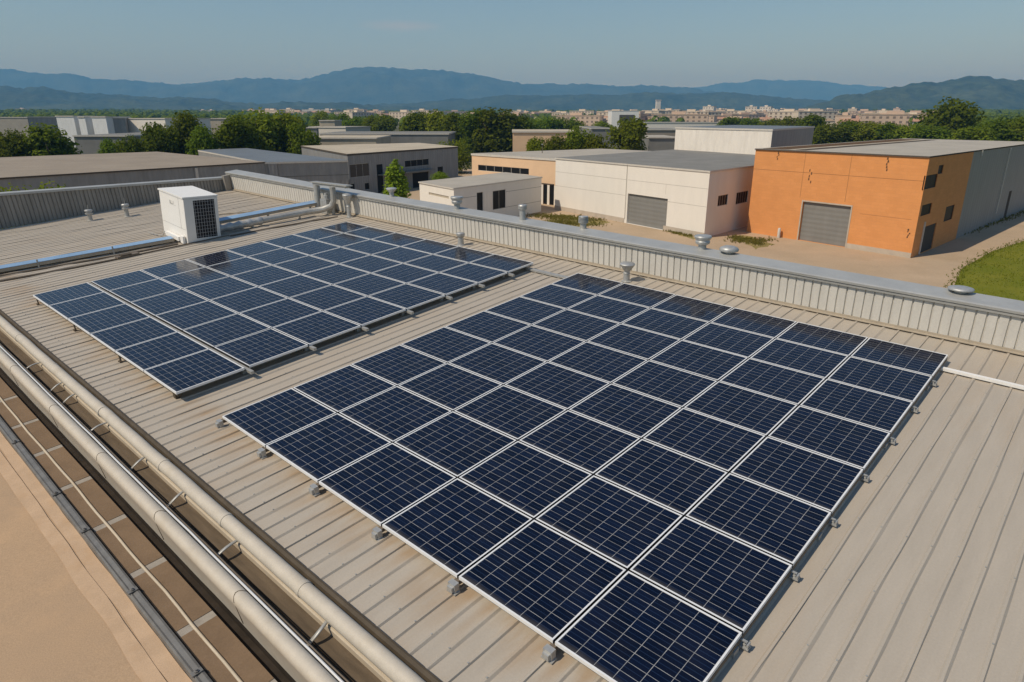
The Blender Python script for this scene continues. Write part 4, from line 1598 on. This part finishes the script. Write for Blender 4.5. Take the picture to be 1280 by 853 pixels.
# --- small white office block
A = tuple(D(567, 230, 69).xy)
B = tuple(D(524, 225, 76).xy)
Cc = tuple(D(677, 218, 82).xy)
P = [(B[0] - A[0], B[1] - A[1]), (0, 0), (Cc[0] - A[0], Cc[1] - A[1]), (Cc[0] - A[0] + B[0] - A[0], Cc[1] - A[1] + B[1] - A[1])]
ops = [[op(A, P, 0, 536, 240.5, 561, 249, bars=0, m=MT['flat_beige'])],
       [op(A, P, 1, 596, 241, 604, 268, 'door', bars=1), op(A, P, 1, 616, 239, 632, 260, bars=2)]]
t = hall('office_block', 'small flat roofed off-white office block just behind the parapet', A, P, 3.95, MT['pale_wall'], MT['flat_light'], MT['trim_light'], ops, th=0.14)
wall_quad(P[1], P[2], ops[1][0]['r'][1] + 0.1, ops[1][1]['r'][0] - 0.1, 1.1, ops[1][1]['r'][3], -0.02, MT['white_sheet'], 'panel', t, 0.018)
front = (Vector((*P[1], 0)), Vector((*P[2], 0)))
dF = (front[1] - front[0]).normalized()
nF = Vector((dF.y, -dF.x, 0))
lnF = (front[1] - front[0]).length
jm = MB()
strip_on(jm, 0, ops[1][0]['r'][0] - .05, 2.95, 2.98)
strip_on(jm, ops[1][1]['r'][1] + .05, lnF, 2.95, 2.98)
strip_on(jm, ops[1][1]['r'][1] + .05, lnF, 1.25, 1.28)
jm.build('cladding_joint', MT['trim_dark'], t)

# --- grey hall with recessed entrances
A = tuple(D(434, 190, 97).xy)
B = tuple(D(572, 182, 121).xy)
d_ = Vector((B[0] - A[0], B[1] - A[1]))
n_ = Vector((-d_.y, d_.x)).normalized() * 22
P = [(0, 0), (d_.x, d_.y), (d_.x - 9.0, d_.y + 17.0), (-14.5, 27.0)]
ops = [[op(A, P, 0, 437, 206, 462, 220, bars=3, m=MT['trim_dark']), op(A, P, 0, 470.5, 206, 480, 238, 'doorway', bars=0, ground=True),
        op(A, P, 0, 506, 201, 536, 206.5, bars=4), op(A, P, 0, 438, 230, 444, 242, 'door', bars=1, ground=True),
        op(A, P, 0, 456, 229, 462, 237, bars=1), op(A, P, 0, 484, 215, 490, 232, 'doorway', m=MT['peach'], bars=0, ground=True),
        op(A, P, 0, 515.5, 217, 536, 232, 'doorway', bars=0, ground=True), op(A, P, 0, 547, 209, 554, 222, 'doorway', bars=0, ground=True)]]
t = hall('grey_hall', 'dark grey works hall with beige roof and dark doorways behind the poplar', A, P, 5.7, MT['grey_sheet'], MT['flat_beige'], MT['trim_dark'], ops, th=0.25)
wall_quad(P[0], P[1], ops[0][4]['r'][0] + 3.0, ops[0][6]['r'][1] + 0.5, 2.55, 2.75, -1.1, MT['flat_grey'], 'canopy', t, 1.09)

# --- long dark shed to the left
A = tuple(D(434, 195.5, 91).xy)
Q = [D(-140, 221, 58).xy, D(240, 203.5, 80).xy, D(330, 199, 87).xy, Vector(A)]
t = thing('long_shed', 'long dark grey shed with a broad taupe roof behind the left end wall', 'building', (Q[0].x, Q[0].y, 0))
q0 = Q[0]
K = [q - q0 for q in Q]
mb = MB()
wall_face(mb, K[0], K[2], 5.35, [])
mb.build('wall', MT['grey_sheet'], t)
dd = (K[2] - K[0]).normalized()
nn = Vector((-dd.y, dd.x))
mb = MB()
PB = [K[0] - dd * 2, K[2], K[2] + nn * 27, K[0] + nn * 30 - dd * 2]
for a, b in ((1, 2), (2, 3), (3, 0)):
    wall_face(mb, PB[a], PB[b], 5.35, [])
mb.build('rear_wall', MT['grey_sheet'], t)
flat_roof(t, PB, 5.35, MT['flat_taupe'], MT['trim_dark'], over=0.2, th=0.16, lift=0.45)
uu = (K[1] - K[0]).length
wall_quad(K[0], K[2], uu - 0.15, uu + 0.15, 3.6, 5.3, -0.22, MT['trim_light'], 'downpipe', t, 0.218)
wall_quad(K[0], K[2], uu - 0.5, uu + 1.0, 2.6, 3.55, -0.35, MT['grey_sheet'], 'hopper', t, 0.348)
# right-hand annexe with a bluish roof
Ax = Q[2]
K2 = [Vector((0, 0)), Q[3] - Ax]
dd = K2[1].normalized()
nn = Vector((-dd.y, dd.x))
P = [(0.02, 0.02), (K2[1].x, K2[1].y), (-48.0 - Ax.x, 126.0 - Ax.y), (-53.5 - Ax.x, 118.5 - Ax.y)]
t = hall('annexe_shed', 'dark grey annexe shed with a blue grey roof joining the long shed', tuple(Ax), P, 5.25, MT['grey_sheet'], MT['blue_roof'], MT['trim_light'], th=0.22)
front = (Vector((*P[0], 0)), Vector((*P[1], 0)))
dF = (front[1] - front[0]).normalized()
nF = Vector((dF.y, -dF.x, 0))
jm = MB()
strip_on(jm, 1.5, K2[1].length, 3.6, 3.65, 0.02)
jm.build('cladding_joint', MT['trim_dark'], t)
wall_quad(P[0], P[1], 0.4, 1.4, 0, 5.2, -0.25, MT['grey_sheet'], 'pilaster', t, 0.248)


# --- far industrial buildings: box halls given by front corners in the picture and a distance
def far_hall(label, x0, x1, ytop, dist, depth, wallm, roofm, skew=0.0, nm='works_hall', rise=0.0):
    a, b = D(x0, ytop, dist + skew), D(x1, ytop, dist - skew)
    h = max(2.5, CAM_H + (ray((x0 + x1) / 2, ytop).z / ray((x0 + x1) / 2, ytop).y) * dist)
    d_ = Vector((b.x - a.x, b.y - a.y))
    n_ = Vector((-d_.y, d_.x)).normalized() * depth
    P = [(0, 0), (d_.x, d_.y), (d_.x + n_.x, d_.y + n_.y), (n_.x, n_.y)]
    t = thing(nm, label, 'building', (a.x, a.y, land_z(a.x, a.y)), None)
    mb = MB()
    for k in range(4):
        wall_face(mb, P[k], P[(k + 1) % 4], h, [])
    mb.build('wall', wallm, t)
    flat_roof(t, P, h, roofm, MT['trim_light'], over=0.3, th=0.3, lift=rise)
    return t, P, h


pale = MT['pale_wall']  # sunlit and shaded fronts at far left are put into the wall colours
far_hall('grey hall at the far left edge, half hidden by two round trees', -60, 34, 147.5, 275, 20, MT['flat_light'], MT['flat_grey'])
far_hall('hall coloured dark for shade beyond the left hand trees, left of the pale one', 34.5, 69, 147, 265, 10, MT['grey_sheet'], MT['flat_grey'], -2)
far_hall('hall coloured pale for sunlight next to the dark hall, far left', 70, 92, 146, 255, 10, MT['silver'], MT['flat_beige'], 1)
far_hall('narrow hall coloured dark for shade between two silver ones, far left', 92.5, 97, 146, 256, 10, MT['grey_sheet'], MT['flat_grey'], 0)
far_hall('narrow silver hall coloured pale for sunlight between two dark strips, far left', 97.5, 106, 147, 252, 10, MT['silver'], MT['flat_grey'], 0.5)
far_hall('slim hall coloured dark for shade right of the narrow silver one', 106.5, 114, 146.5, 254, 10, MT['grey_sheet'], MT['flat_beige'], 0)
far_hall('silver hall coloured pale for sunlight, left of the dark wide one, far left', 114.5, 132, 147, 250, 10, MT['silver'], MT['flat_beige'], 1)
far_hall('wide hall coloured dark for shade right of the silver halls', 132.5, 156, 148, 252, 12, MT['grey_sheet'], MT['flat_light'], -1)
far_hall('pale beige hall with a light roof behind the round green trees', 157, 206, 149, 255, 22, pale, MT['flat_beige'], 3)
far_hall('low grey shed in front of the silver halls', 92, 160, 171, 170, 30, MT['flat_grey'], MT['flat_grey'], 0)
far_hall('cream flat building glimpsed between two dense green trees', 247, 283, 149, 300, 40, MT['flat_beige'], MT['flat_beige'], 0)
far_hall('low grey roofed shed left of the small white house', 372, 396, 160.5, 235, 30, MT['flat_grey'], MT['flat_light'], 0)
far_hall('wide grey flat shed in front of the white house with windows', 400, 560, 168.5, 170, 22, MT['flat_grey'], MT['flat_grey'], 0)
far_hall('long low beige shed behind the grey hall', 378, 470, 174, 150, 18, MT['flat_beige'], MT['flat_beige'], 0)
far_hall('plain beige shed behind the peach building, right of the dense trees', 641, 722, 166, 160, 22, MT['peach'], MT['flat_beige'], 0)
far_hall('grey roofed shed left of the round tree beside the beige shed', 739, 764, 161.5, 215, 40, MT['flat_grey'], MT['flat_grey'], 0)
far_hall('low grey shed between round tree and tall white box', 811, 846, 173, 155, 14, MT['flat_grey'], MT['flat_light'], 0)
far_hall('dark roofed low shed behind the tall white box', 808, 850, 163, 205, 18, MT['flat_taupe'], MT['flat_grey'], 0)
far_hall('pale long shed with a dark strip, beyond the low grey sheds', 806, 900, 154, 320, 30, MT['pale_wall'], MT['flat_grey'], 0)
t, P, h = far_hall('small white house with dark square windows behind the long shed', 398, 432, 160, 205, 12, MT['trim_light'], MT['flat_light'], 2, 'white_house')
for k in range(4):
    wl = (Vector(P[1]) - Vector(P[0])).length
    u0 = wl * (.28 + .17 * k)
    window(t, P[0], P[1], dict(r=(u0, u0 + wl * .09, h * .45, h * .75), n='window', m=MT['trim_dark'], bars=0))
    t.children[-1].location = (0, -0.2, 0)
far_hall('small pale upper house on top of the rise behind the white house', 399, 418, 151.5, 240, 10, MT['flat_beige'], MT['flat_taupe'], 0, 'pale_house')
t, P, h = far_hall('white slab building with a dark ribbon of windows in the town', 765, 799, 139.5, 620, 25, MT['white'], MT['white'], 0, 'white_block')
wl = (Vector(P[1]) - Vector(P[0])).length
wq = wall_quad(P[0], P[1], wl * .28, wl * .84, h * .30, h * .78, -0.3, MT['trim_dark'], 'window', t, 0.25)

# ------------------------------------------------------------------ the town in the distance
MT['t1'] = mat('town_pink', (0.56, 0.42, 0.31), rough=0.9, var=0.1, scale=0.08)
MT['t2'] = mat('town_cream', (0.62, 0.52, 0.40), rough=0.9, var=0.1, scale=0.08)
MT['t3'] = mat('town_white', (0.70, 0.64, 0.55), rough=0.9, var=0.08, scale=0.08)
MT['town_window'] = mat('shuttered_window', (0.22, 0.165, 0.12), rough=0.8)
MT['tile'] = mat('terracotta_tiles', (0.42, 0.24, 0.15), rough=0.9, var=0.2, scale=0.2)
MT['tile2'] = mat('faded_tiles', (0.50, 0.37, 0.26), rough=0.9, var=0.2, scale=0.2)


def town_mesh(w_, d_, h_, floors, gable, mats, name):
    mb = MB()
    mb.box(-w_ / 2, w_ / 2, -d_ / 2, d_ / 2, -4, h_, 0, 'b')
    if gable:
        rh = d_ * .22
        e = 0.6
        a = [(-w_ / 2 - e, -d_ / 2 - e, h_ + .05), (w_ / 2 + e, -d_ / 2 - e, h_ + .05), (w_ / 2 + e, d_ / 2 + e, h_ + .05), (-w_ / 2 - e, d_ / 2 + e, h_ + .05), (-w_ / 2 - e, 0, h_ + rh), (w_ / 2 + e, 0, h_ + rh)]
        for f in ((0, 1, 5, 4), (2, 3, 4, 5), (1, 2, 5), (3, 0, 4)):
            mb.quad([a[k] for k in f], None, 1)
    else:
        mb.box(-w_ / 2 - .3, w_ / 2 + .3, -d_ / 2 - .3, d_ / 2 + .3, h_ + .05, h_ + .6, 1)
        mb.box(-w_ * .15, w_ * .1, -d_ * .15, d_ * .2, h_ + .6, h_ + 2.6, 0)
    for fl in range(floors):
        z0 = 1.0 + fl * (h_ - .4) / floors
        n_ = max(2, int(w_ / 4))
        for k in range(n_):
            x0 = -w_ / 2 + (k + .3) * w_ / n_
            for s in (-1, 1):
                y = s * (d_ / 2 + .05)
                q = [(x0, y, z0), (x0 + w_ / n_ * .42, y, z0), (x0 + w_ / n_ * .42, y, z0 + 1.5), (x0, y, z0 + 1.5)]
                mb.quad(q if s < 0 else q[::-1], None, 2)
    me_o = mb.build(name, mats)
    return me_o


TYPES = []
for (nm, lab, cat, args) in (
        ('house', 'distant pink house with a terracotta gable roof in the hazy town', 'house', (13, 10, 6, 2, True, ('t1', 'tile'))),
        ('house', 'distant cream house with a faded tile roof in the hazy town', 'house', (12, 9, 6.5, 2, True, ('t2', 'tile2'))),
        ('apartment_block', 'distant long pinkish apartment block in the hazy town', 'apartment block', (42, 12, 9.5, 3, False, ('t1', 'tile2'))),
        ('apartment_block', 'distant cream apartment block with a flat roof in the hazy town', 'apartment block', (34, 12, 11, 4, False, ('t2', 't2'))),
        ('house', 'distant small white house with a red roof in the hazy town', 'house', (10, 9, 5.5, 2, True, ('t3', 'tile'))),
        ('apartment_block', 'distant tall pale apartment block above the town roofs', 'apartment block', (17, 13, 17, 5, False, ('t3', 't2')))):
    ms = [MT[args[5][0]], MT[args[5][1]], MT['town_window']]
    o = town_mesh(*args[:5], ms, nm)
    tag(o, lab, cat, cat + 's in the distant town')
    TYPES.append([o, False])

rnd = random.Random(31)
placed = []


def place_town(px, dist, typ, rot=None):
    d = ray(px, HORIZON)
    x, y = d.x / d.y * dist, dist
    if any((x - a) ** 2 + (y - b) ** 2 < 18 ** 2 for a, b in placed):
        return False
    placed.append((x, y))
    o, used = TYPES[typ]
    if used:
        o = o.copy()
        COL.objects.link(o)
    TYPES[typ][1] = True
    o.location = (x, y, land_z(x, y))
    o.rotation_euler = (0, 0, R(rnd.choice((-25, -20, 60, 12, -30)) + rnd.uniform(-8, 8)) if rot is None else rot)
    s = rnd.uniform(.85, 1.2)
    o.scale = (s, s, s)
    return True


spec_town = [(640, 1020, 640, 1500, 118), (840, 1200, 700, 1700, 96), (430, 660, 800, 1500, 44), (300, 430, 1100, 1600, 26), (1020, 1190, 520, 900, 14)]
for (a, b, d0, d1, n_) in spec_town:
    k = tries = 0
    while k < n_ and tries < 4000:
        tries += 1
        if place_town(rnd.uniform(a, b), d0 + (d1 - d0) * rnd.random() ** 1.3, rnd.choices(range(5), (3, 4, 3, 3, 2))[0]):
            k += 1
for px, dd_ in ((874, 1250), (886, 1270), (893, 1200), (925, 1230), (938, 1260), (946, 1220), (957, 1240), (966, 1210)):
    place_town(px, dd_, 5)
# bell tower standing over the town
p = D(823, 126, 1900)
t = thing('tower', 'slim white tower rising above the hazy town', 'tower', (p.x, p.y, land_z(p.x, p.y)))
mb = MB()
hh_ = p.z - land_z(p.x, p.y)
mb.box(-6, 6, -5, 5, -3, hh_)
mb.build('shaft', MT['t3'], t)
mb = MB()
mb.box(-6.8, 6.8, -5.8, 5.8, hh_ + .05, hh_ + 2)
mb.build('cap', MT['t2'], t)
# far pale estates on the edge of the woods
for k, (x0, x1, yy, dist) in enumerate(((19, 32, 125.5, 1700), (247, 258, 129.5, 1700), (258, 268, 129, 1690), (378, 400, 131, 1500), (400, 418, 131.5, 1500), (1297, 1306, 143, 900))):
    a, b = D(x0, yy, dist), D(x1, yy, dist)
    w_ = b.x - a.x
    lz = land_z(a.x, a.y)
    o = town_mesh(w_, 14, min(11, max(7, a.z - lz)), 2, False, [MT['t3'], MT['tile2'] if k < 3 else MT['t3'], MT['trim_dark']], 'estate')
    o.location = ((a.x + b.x) / 2, a.y, lz)
    tag(o, ('far pale villa among the woods at the left', 'far white block beside a twin, on the left woods edge', 'far white block with a reddish roof, right of its twin', 'far long white building above the trees, its left half', 'far long white building above the trees, its right half', 'tiny white building at the right behind the trees')[k], 'building')

# ------------------------------------------------------------------ vegetation
LEAF = [leaf_mat('leaves_dark', (0.075, 0.110, 0.009), (0.165, 0.205, 0.016), 0.45),
        leaf_mat('leaves_mid', (0.090, 0.132, 0.011), (0.185, 0.235, 0.020), 0.45),
        leaf_mat('leaves_light', (0.14, 0.20, 0.016), (0.23, 0.29, 0.028), 0.6)]
MT['bark'] = mat('bark', (0.09, 0.065, 0.045), rough=0.9, var=0.3, scale=3)


def crown_mesh(mb, rx, ry, rz, zc, n, leaf, seed, lobes=14, conic=0.0):
    rnd_ = random.Random(seed)
    lob = []
    for k in range(lobes):
        a = rnd_.uniform(0, 2 * math.pi)
        e = rnd_.uniform(-.75, 0.95)
        rr = rnd_.uniform(.42, .60)
        ce = math.sqrt(max(0, 1 - e * e))
        taper = 1 - conic * (e * .5 + .5)
        lob.append((math.cos(a) * ce * rr * rx * taper, math.sin(a) * ce * rr * ry * taper, zc + e * rz * .62, rnd_.uniform(.36, .50) * taper))
    for k in range(5):
        a = 2 * math.pi * (k + rnd_.random() * .6) / 5
        lob.append((math.cos(a) * .42 * rx, math.sin(a) * .42 * ry, zc - rz * .62, .46))
    lob.append((0, 0, zc, .62))
    wts = [l_[3] ** 2 for l_ in lob]
    for _ in range(n):
        lx, ly, lz, lr = rnd_.choices(lob, wts)[0]
        v = Vector((rnd_.gauss(0, 1), rnd_.gauss(0, 1), rnd_.gauss(0, 1))).normalized()
        q = rnd_.random() ** .45 * rnd_.uniform(.86, 1.06)
        c = Vector((lx + v.x * lr * rx * q, ly + v.y * lr * ry * q, lz + v.z * lr * rz * q))
        nrm = (v + Vector((rnd_.gauss(0, .55), rnd_.gauss(0, .55), rnd_.gauss(.25, .55)))).normalized()
        a = nrm.cross(Vector((rnd_.gauss(0, 1), rnd_.gauss(0, 1), rnd_.gauss(0, 1)))).normalized()
        b = nrm.cross(a)
        s = leaf * rnd_.uniform(.6, 1.35)
        mb.quad([c - a * s - b * s * .35, c + a * s * .1 - b * s * .8, c + a * s + b * s * .1, c - a * s * .15 + b * s * .75])


def make_tree(name, h, rx, rz_frac, leaf, n, lm, seed, conic=0.0):
    """crown from low down to h; trunk with two limbs"""
    t = bpy.data.objects.new(name, None)
    COL.objects.link(t)
    tr = MB()
    tr.tube([(0, 0, -.3), (0.05, 0, h * .25), (-.08, .05, h * .55), (0, 0, h * .78)], [h * .028, h * .022, h * .014, h * .004], 8)
    for s in (-1, 1):
        tr.tube([(0.03, 0, h * .28), (s * rx * .4, s * .2, h * .5), (s * rx * .6, s * .3, h * .66)], [h * .013, h * .009, h * .003], 6)
    tr.build('trunk', MT['bark'], t, smooth=True)
    cr = MB()
    rz = h * rz_frac / 2
    crown_mesh(cr, rx, rx * .95, rz, h - rz, n, leaf, seed, conic=conic)
    cr.build('crown', lm, t)
    return t


PROTO = []
for k in range(6):
    PROTO.append([make_tree('tree', 10.0, 4.2 + .35 * (k % 3), 0.93, 0.24, 6500, LEAF[(0, 1, 1, 0, 1, 0)[k]], 40 + k), False])
PPOP = make_tree('tree', 10.0, 2.6, 0.95, 0.24, 3400, LEAF[2], 71, conic=.55)
PBUSH = [[make_tree('bush', 2.0, 1.6, 0.95, 0.055, 5000, LEAF[2 if k else 1], 90 + k), False] for k in range(2)]


def put(proto_item, loc, h, label, cat, group, href, wide=1.0, rz=0.0):
    o, used = proto_item
    if used:
        o = copy_tree(o)
    proto_item[1] = True
    s = h / href
    o.location = loc
    o.rotation_euler = (0, 0, rz)
    o.scale = (s * wide, s * wide, s)
    tag(o, label, cat, group)
    return o


def tree_px(px, ytop, dist, width_px, label, group=None, kind=None):
    p = D(px, ytop, dist)
    lz = land_z(p.x, p.y)
    h = max(3.0, p.z - lz) * 1.08
    k = rnd.randrange(6) if kind is None else kind
    wm = width_px / F_PX * dist
    base_w = (4.2 + .35 * (k % 3)) * 2 * (h / 10)
    return put(PROTO[k], (p.x, p.y, lz), h, label, 'tree', group, 10.0, wm / base_w * 1.0, rnd.uniform(0, 6.28))


rnd = random.Random(77)
rows = [
    # (place in words, list of (x, ytop, dist, width))
    ('behind the long shed at the left edge', [(-30, 160, 118, 60), (12, 163, 116, 50), (58, 156, 118, 66)]),
    ('left of the big round pair behind the long shed', [(138, 174, 128, 36), (162, 170, 125, 36)]),
    ('in the dense clump behind the long shed', [(198, 155, 128, 52), (226, 141, 135, 58), (248, 158, 125, 46), (292, 147, 130, 58), (318, 138, 138, 66), (352, 140, 142, 64), (374, 156, 136, 46)]),
    ('in the row beyond the small white house', [(402, 139, 330, 30), (425, 142, 300, 34), (444, 146, 290, 34), (462, 145, 280, 36), (482, 144, 275, 36)]),
    ('in the dense row left of the plain beige shed', [(524, 140, 215, 50), (548, 139, 212, 46), (572, 142, 206, 46), (596, 137, 200, 54), (622, 136, 195, 62), (646, 143, 200, 46)]),
    ('in the far row behind the plain beige shed', [(664, 147, 255, 38), (686, 147, 258, 40), (706, 148, 262, 38), (724, 152, 258, 34), (750, 152, 300, 36)]),
    ('beside the roof of the peach building', [(672, 172, 128, 34), (694, 170, 130, 36), (722, 160, 133, 44), (744, 168, 132, 40)]),
    ('in the tree strip left of the orange roof', [(915, 146, 320, 34), (940, 148, 300, 34), (965, 149, 290, 36), (990, 147, 270, 40), (1015, 143, 250, 42)]),
    ('in the row behind the orange hall roof', [(1040, 155, 200, 50), (1066, 151, 205, 52), (1092, 153, 200, 50), (1118, 154, 196, 50), (1142, 156, 190, 52), (1166, 158, 180, 52)]),
    ('in the row beyond the grey orange-hall flank', [(1222, 158, 165, 52), (1248, 150, 170, 60), (1274, 148, 168, 60), (1300, 148, 165, 60), (1330, 148, 165, 60)]),
]
for words_, lst in rows:
    for k, (x, yt, dist, wd) in enumerate(lst):
        tree_px(x, yt, dist, wd * 1.18, f'green tree {words_}, {ORD[k]} from left', 'trees ' + words_)
tree_px(787, 147, 150, 62, 'single round dark green tree between peach building and tall white box', None, 3)
tree_px(1196, 124, 190, 84, 'biggest broad green tree rising above the row behind the orange hall', None, 1)
p = D(493, 190, 88)
put([PPOP, False], (p.x, p.y, 0), p.z, 'slender bright green poplar in front of the grey hall', 'tree', None, 10.0, 1.3)

# bushes at the foot of the long shed
for k, (x, yt, dist, hgt_) in enumerate(((8, 229, 48, 4.9), (34, 227, 50, 5.2), (58, 223, 52, 5.2))):
    p = D(x, yt, dist)
    put(PBUSH[1], (p.x, p.y, 0), p.z, ('left', 'middle', 'right')[k] + ' light green bush in front of the long shed, over the end wall', 'bush', 'bushes over the end wall', 2.0, 0.62, k * 1.3)
for k, (x, yt, dist) in enumerate(((327, 219, 70), (343, 226, 68))):
    p = D(x, yt, dist)
    put(PBUSH[k], (p.x, p.y, 0), p.z, ('taller', 'lower')[k] + ' bush below the annexe shed, over the parapet', 'bush', 'bushes by the annexe shed', 2.0, 0.7, k * 2.0)
for k, (x, yt, dist, hh_) in enumerate(((565, 172, 140, 0), (549, 213, 105, 0))):
    p = D(x, yt, dist)
    put(PBUSH[k], (p.x, p.y, 0), p.z, ('round dark bush on the grey roofs left of the dense trees', 'light bush between grey hall and peach building')[k], 'bush', None, 2.0, (1.0, .9)[k], k * 2.0)

# weeds along the walls: stuff
def weeds(name, patches, n_per, m, size=0.28, seed=1):
    rnd_ = random.Random(seed)
    mb = MB()
    for (a, b, wd, cnt) in patches:
        a, b = Vector(a), Vector(b)
        for _ in range(int(cnt)):
            q = a.lerp(b, rnd_.random())
            x, y = q.x + rnd_.gauss(0, wd), q.y + rnd_.gauss(0, wd)
            h = size * rnd_.uniform(.4, 1.5)
            for _k in range(5):
                an = rnd_.uniform(0, 6.28)
                dx, dy = math.cos(an), math.sin(an)
                lx, ly = rnd_.uniform(-.5, .5) * h, rnd_.uniform(-.5, .5) * h
                ww = h * .13
                mb.quad([(x - dx * ww, y - dy * ww, 0), (x + dx * ww, y + dy * ww, 0), (x + dx * ww * .5 + lx, y + dy * ww * .5 + ly, h), (x - dx * ww * .3 + lx, y - dy * ww * .3 + ly, h * .9)])
    return tag(mb.build(name, m), kind='stuff')


MT['weed'] = leaf_mat('weeds', (0.15, 0.145, 0.022), (0.27, 0.23, 0.06), 0.6)
MT['grass'] = leaf_mat('grass', (0.13, 0.165, 0.014), (0.23, 0.22, 0.03), 0.25)
g2 = lambda x, y: tuple(G(x, y).xy)
weeds('weeds', [(g2(668, 270), g2(745, 276), 0.9, 900), (g2(690, 277), g2(740, 282), 0.8, 500), (g2(838, 290), g2(868, 296), 0.35, 260), (g2(918, 297), g2(950, 306), 0.5, 400), (g2(920, 303), g2(960, 300), 0.5, 260), (g2(1205, 294), g2(1290, 262), 0.25, 300), (g2(538, 262), g2(560, 268), 0.6, 200), (g2(540, 224), g2(575, 216), 1.5, 500)], 1, MT['weed'], 0.17)
def turf(pts, seed):
    rnd_ = random.Random(seed)
    out = []
    for a, b in zip(pts, pts[1:] + pts[:1]):
        for k in range(7):
            t = k / 7
            out.append((a[0] + (b[0] - a[0]) * t + rnd_.gauss(0, .22), a[1] + (b[1] - a[1]) * t + rnd_.gauss(0, .22)))
    return sheet('lawn', out, 0.008, MT['turf'])


MT['turf'] = mat('patchy_turf', (0.16, 0.145, 0.030), rough=0.95, scale=0.9, col2=(0.34, 0.26, 0.13), spec=0.05)
turf([g2(672, 282), g2(735, 284), g2(765, 278), g2(700, 268)], 1)
turf([g2(836, 291), g2(866, 298), g2(872, 295), g2(842, 288)], 2)
turf([g2(915, 298), g2(945, 312), g2(968, 305), g2(930, 294)], 3)
# grass blades over the lawn
rnd_ = random.Random(8)
mb = MB()
poly = lawn_pts


def inside(x, y):
    c = False
    for k in range(len(poly)):
        (xa, ya), (xb, yb) = poly[k], poly[k - 1]
        if (ya > y) != (yb > y) and x < (xb - xa) * (y - ya) / (yb - ya) + xa:
            c = not c
    return c


cnt = 0
while cnt < 42000:
    x, y = rnd_.uniform(26, 75), rnd_.uniform(30, 82)
    if not inside(x, y):
        continue
    edge = 1.0
    h = rnd_.uniform(.04, .11) * (1.0 + .6 * mnoise.noise(Vector((x * .4, y * .4, 0))))
    an = rnd_.uniform(0, 6.28)
    dx, dy = math.cos(an) * h * .45, math.sin(an) * h * .45
    lx, ly = rnd_.uniform(-.4, .4) * h, rnd_.uniform(-.4, .4) * h
    mb.quad([(x - dx, y - dy, 0.008), (x + dx, y + dy, 0.008), (x + lx, y + ly, h)])
    cnt += 1
tag(mb.build('grass', MT['grass']), kind='stuff')
weeds('grass', [((29.5, 43.8), (34.2, 50), 0.25, 160), ((34.2, 50), (40.9, 56.6), 0.25, 180), ((40.9, 56.6), (48.5, 62.6), 0.25, 180), ((48.5, 62.6), (62, 72), 0.25, 180)], 1, MT['grass'], 0.11, 4)

# far wood: thousands of crowns that read as one mass
rnd_ = random.Random(19)
mb = MB()
cnt = 0


def clump(x, y, r_, h):
    z = land_z(x, y)
    for _ in range(26):
        v = Vector((rnd_.gauss(0, 1), rnd_.gauss(0, 1), rnd_.gauss(0, 1))).normalized()
        c = Vector((x + v.x * r_, y + v.y * r_, z + h * .55 + v.z * h * .45))
        a = v.cross(Vector((rnd_.gauss(0, 1), rnd_.gauss(0, 1), 1))).normalized()
        b = v.cross(a)
        s = r_ * rnd_.uniform(.4, .75)
        mb.quad([c - a * s - b * s * .4, c + a * s * .2 - b * s, c + a * s + b * s * .2, c - a * s * .2 + b * s])


def wood(px0, px1, d0, d1, n_):
    for _ in range(n_):
        px = rnd_.uniform(px0, px1)
        dist = d0 + (d1 - d0) * rnd_.random() ** .8
        dr_ = ray(px, HORIZON)
        x = dr_.x / dr_.y * dist
        if mnoise.noise(Vector((x / 130, dist / 130, 3))) < -.25:
            continue
        if any((x - a) ** 2 + (dist - b) ** 2 < 14 ** 2 for a, b in placed):
            continue
        clump(x, dist, rnd_.uniform(3.2, 5.5), rnd_.uniform(6, 11))


wood(-120, 330, 420, 2400, 2600)
wood(300, 700, 500, 2600, 1200)
wood(640, 1240, 520, 2600, 600)
wood(1150, 1420, 300, 2200, 1300)
wood(420, 1250, 1500, 3200, 1800)
tag(mb.build('woodland', LEAF[0]), kind='stuff')

# posts in the yard
p = G(677, 243)
t = thing('lamp_post', 'thin dark lamp post at the right end of the small office block', 'lamp post', (p.x, p.y, 0))
mb = MB()
hh_ = CAM_H + p.y * (ray(677, 181).z / ray(677, 181).y)
mb.tube([(0, 0, 0), (0, 0, hh_)], [0.09, 0.05], 8)
mb.build('pole', MT['trim_dark'], t, smooth=True)
mb = MB()
mb.box(-0.12, 0.12, -0.4, 0.1, hh_ + 0.001, hh_ + 0.1)
mb.build('lamp_head', MT['zinc'], t)
p = G(494, 244)
t = thing('lamp_post', 'short white topped lamp post in front of the poplar', 'lamp post', (p.x, p.y - 2, 0))
mb = MB()
mb.tube([(0, 0, 0), (0, 0, 1.9)], 0.09, 8)
mb.build('pole', MT['trim_light'], t, smooth=True)
mb = MB()
mb.lathe([(0.1, 1.9), (0.32, 2.0), (0.32, 2.15), (0.05, 2.25)], 12)
mb.build('lamp_head', MT['white'], t, smooth='angle')
p = G(974, 296)
o = MB()
o.lathe([(0.14, 0), (0.14, 0.85), (0.10, 0.92), (0, 0.93)], 12)
tag(o.build('bollard', MT['trim_light'], None, Matrix.Translation((p.x - .3, p.y - .6, 0)), smooth='angle'), 'short pale bollard at the left end of the orange hall front', 'bollard')
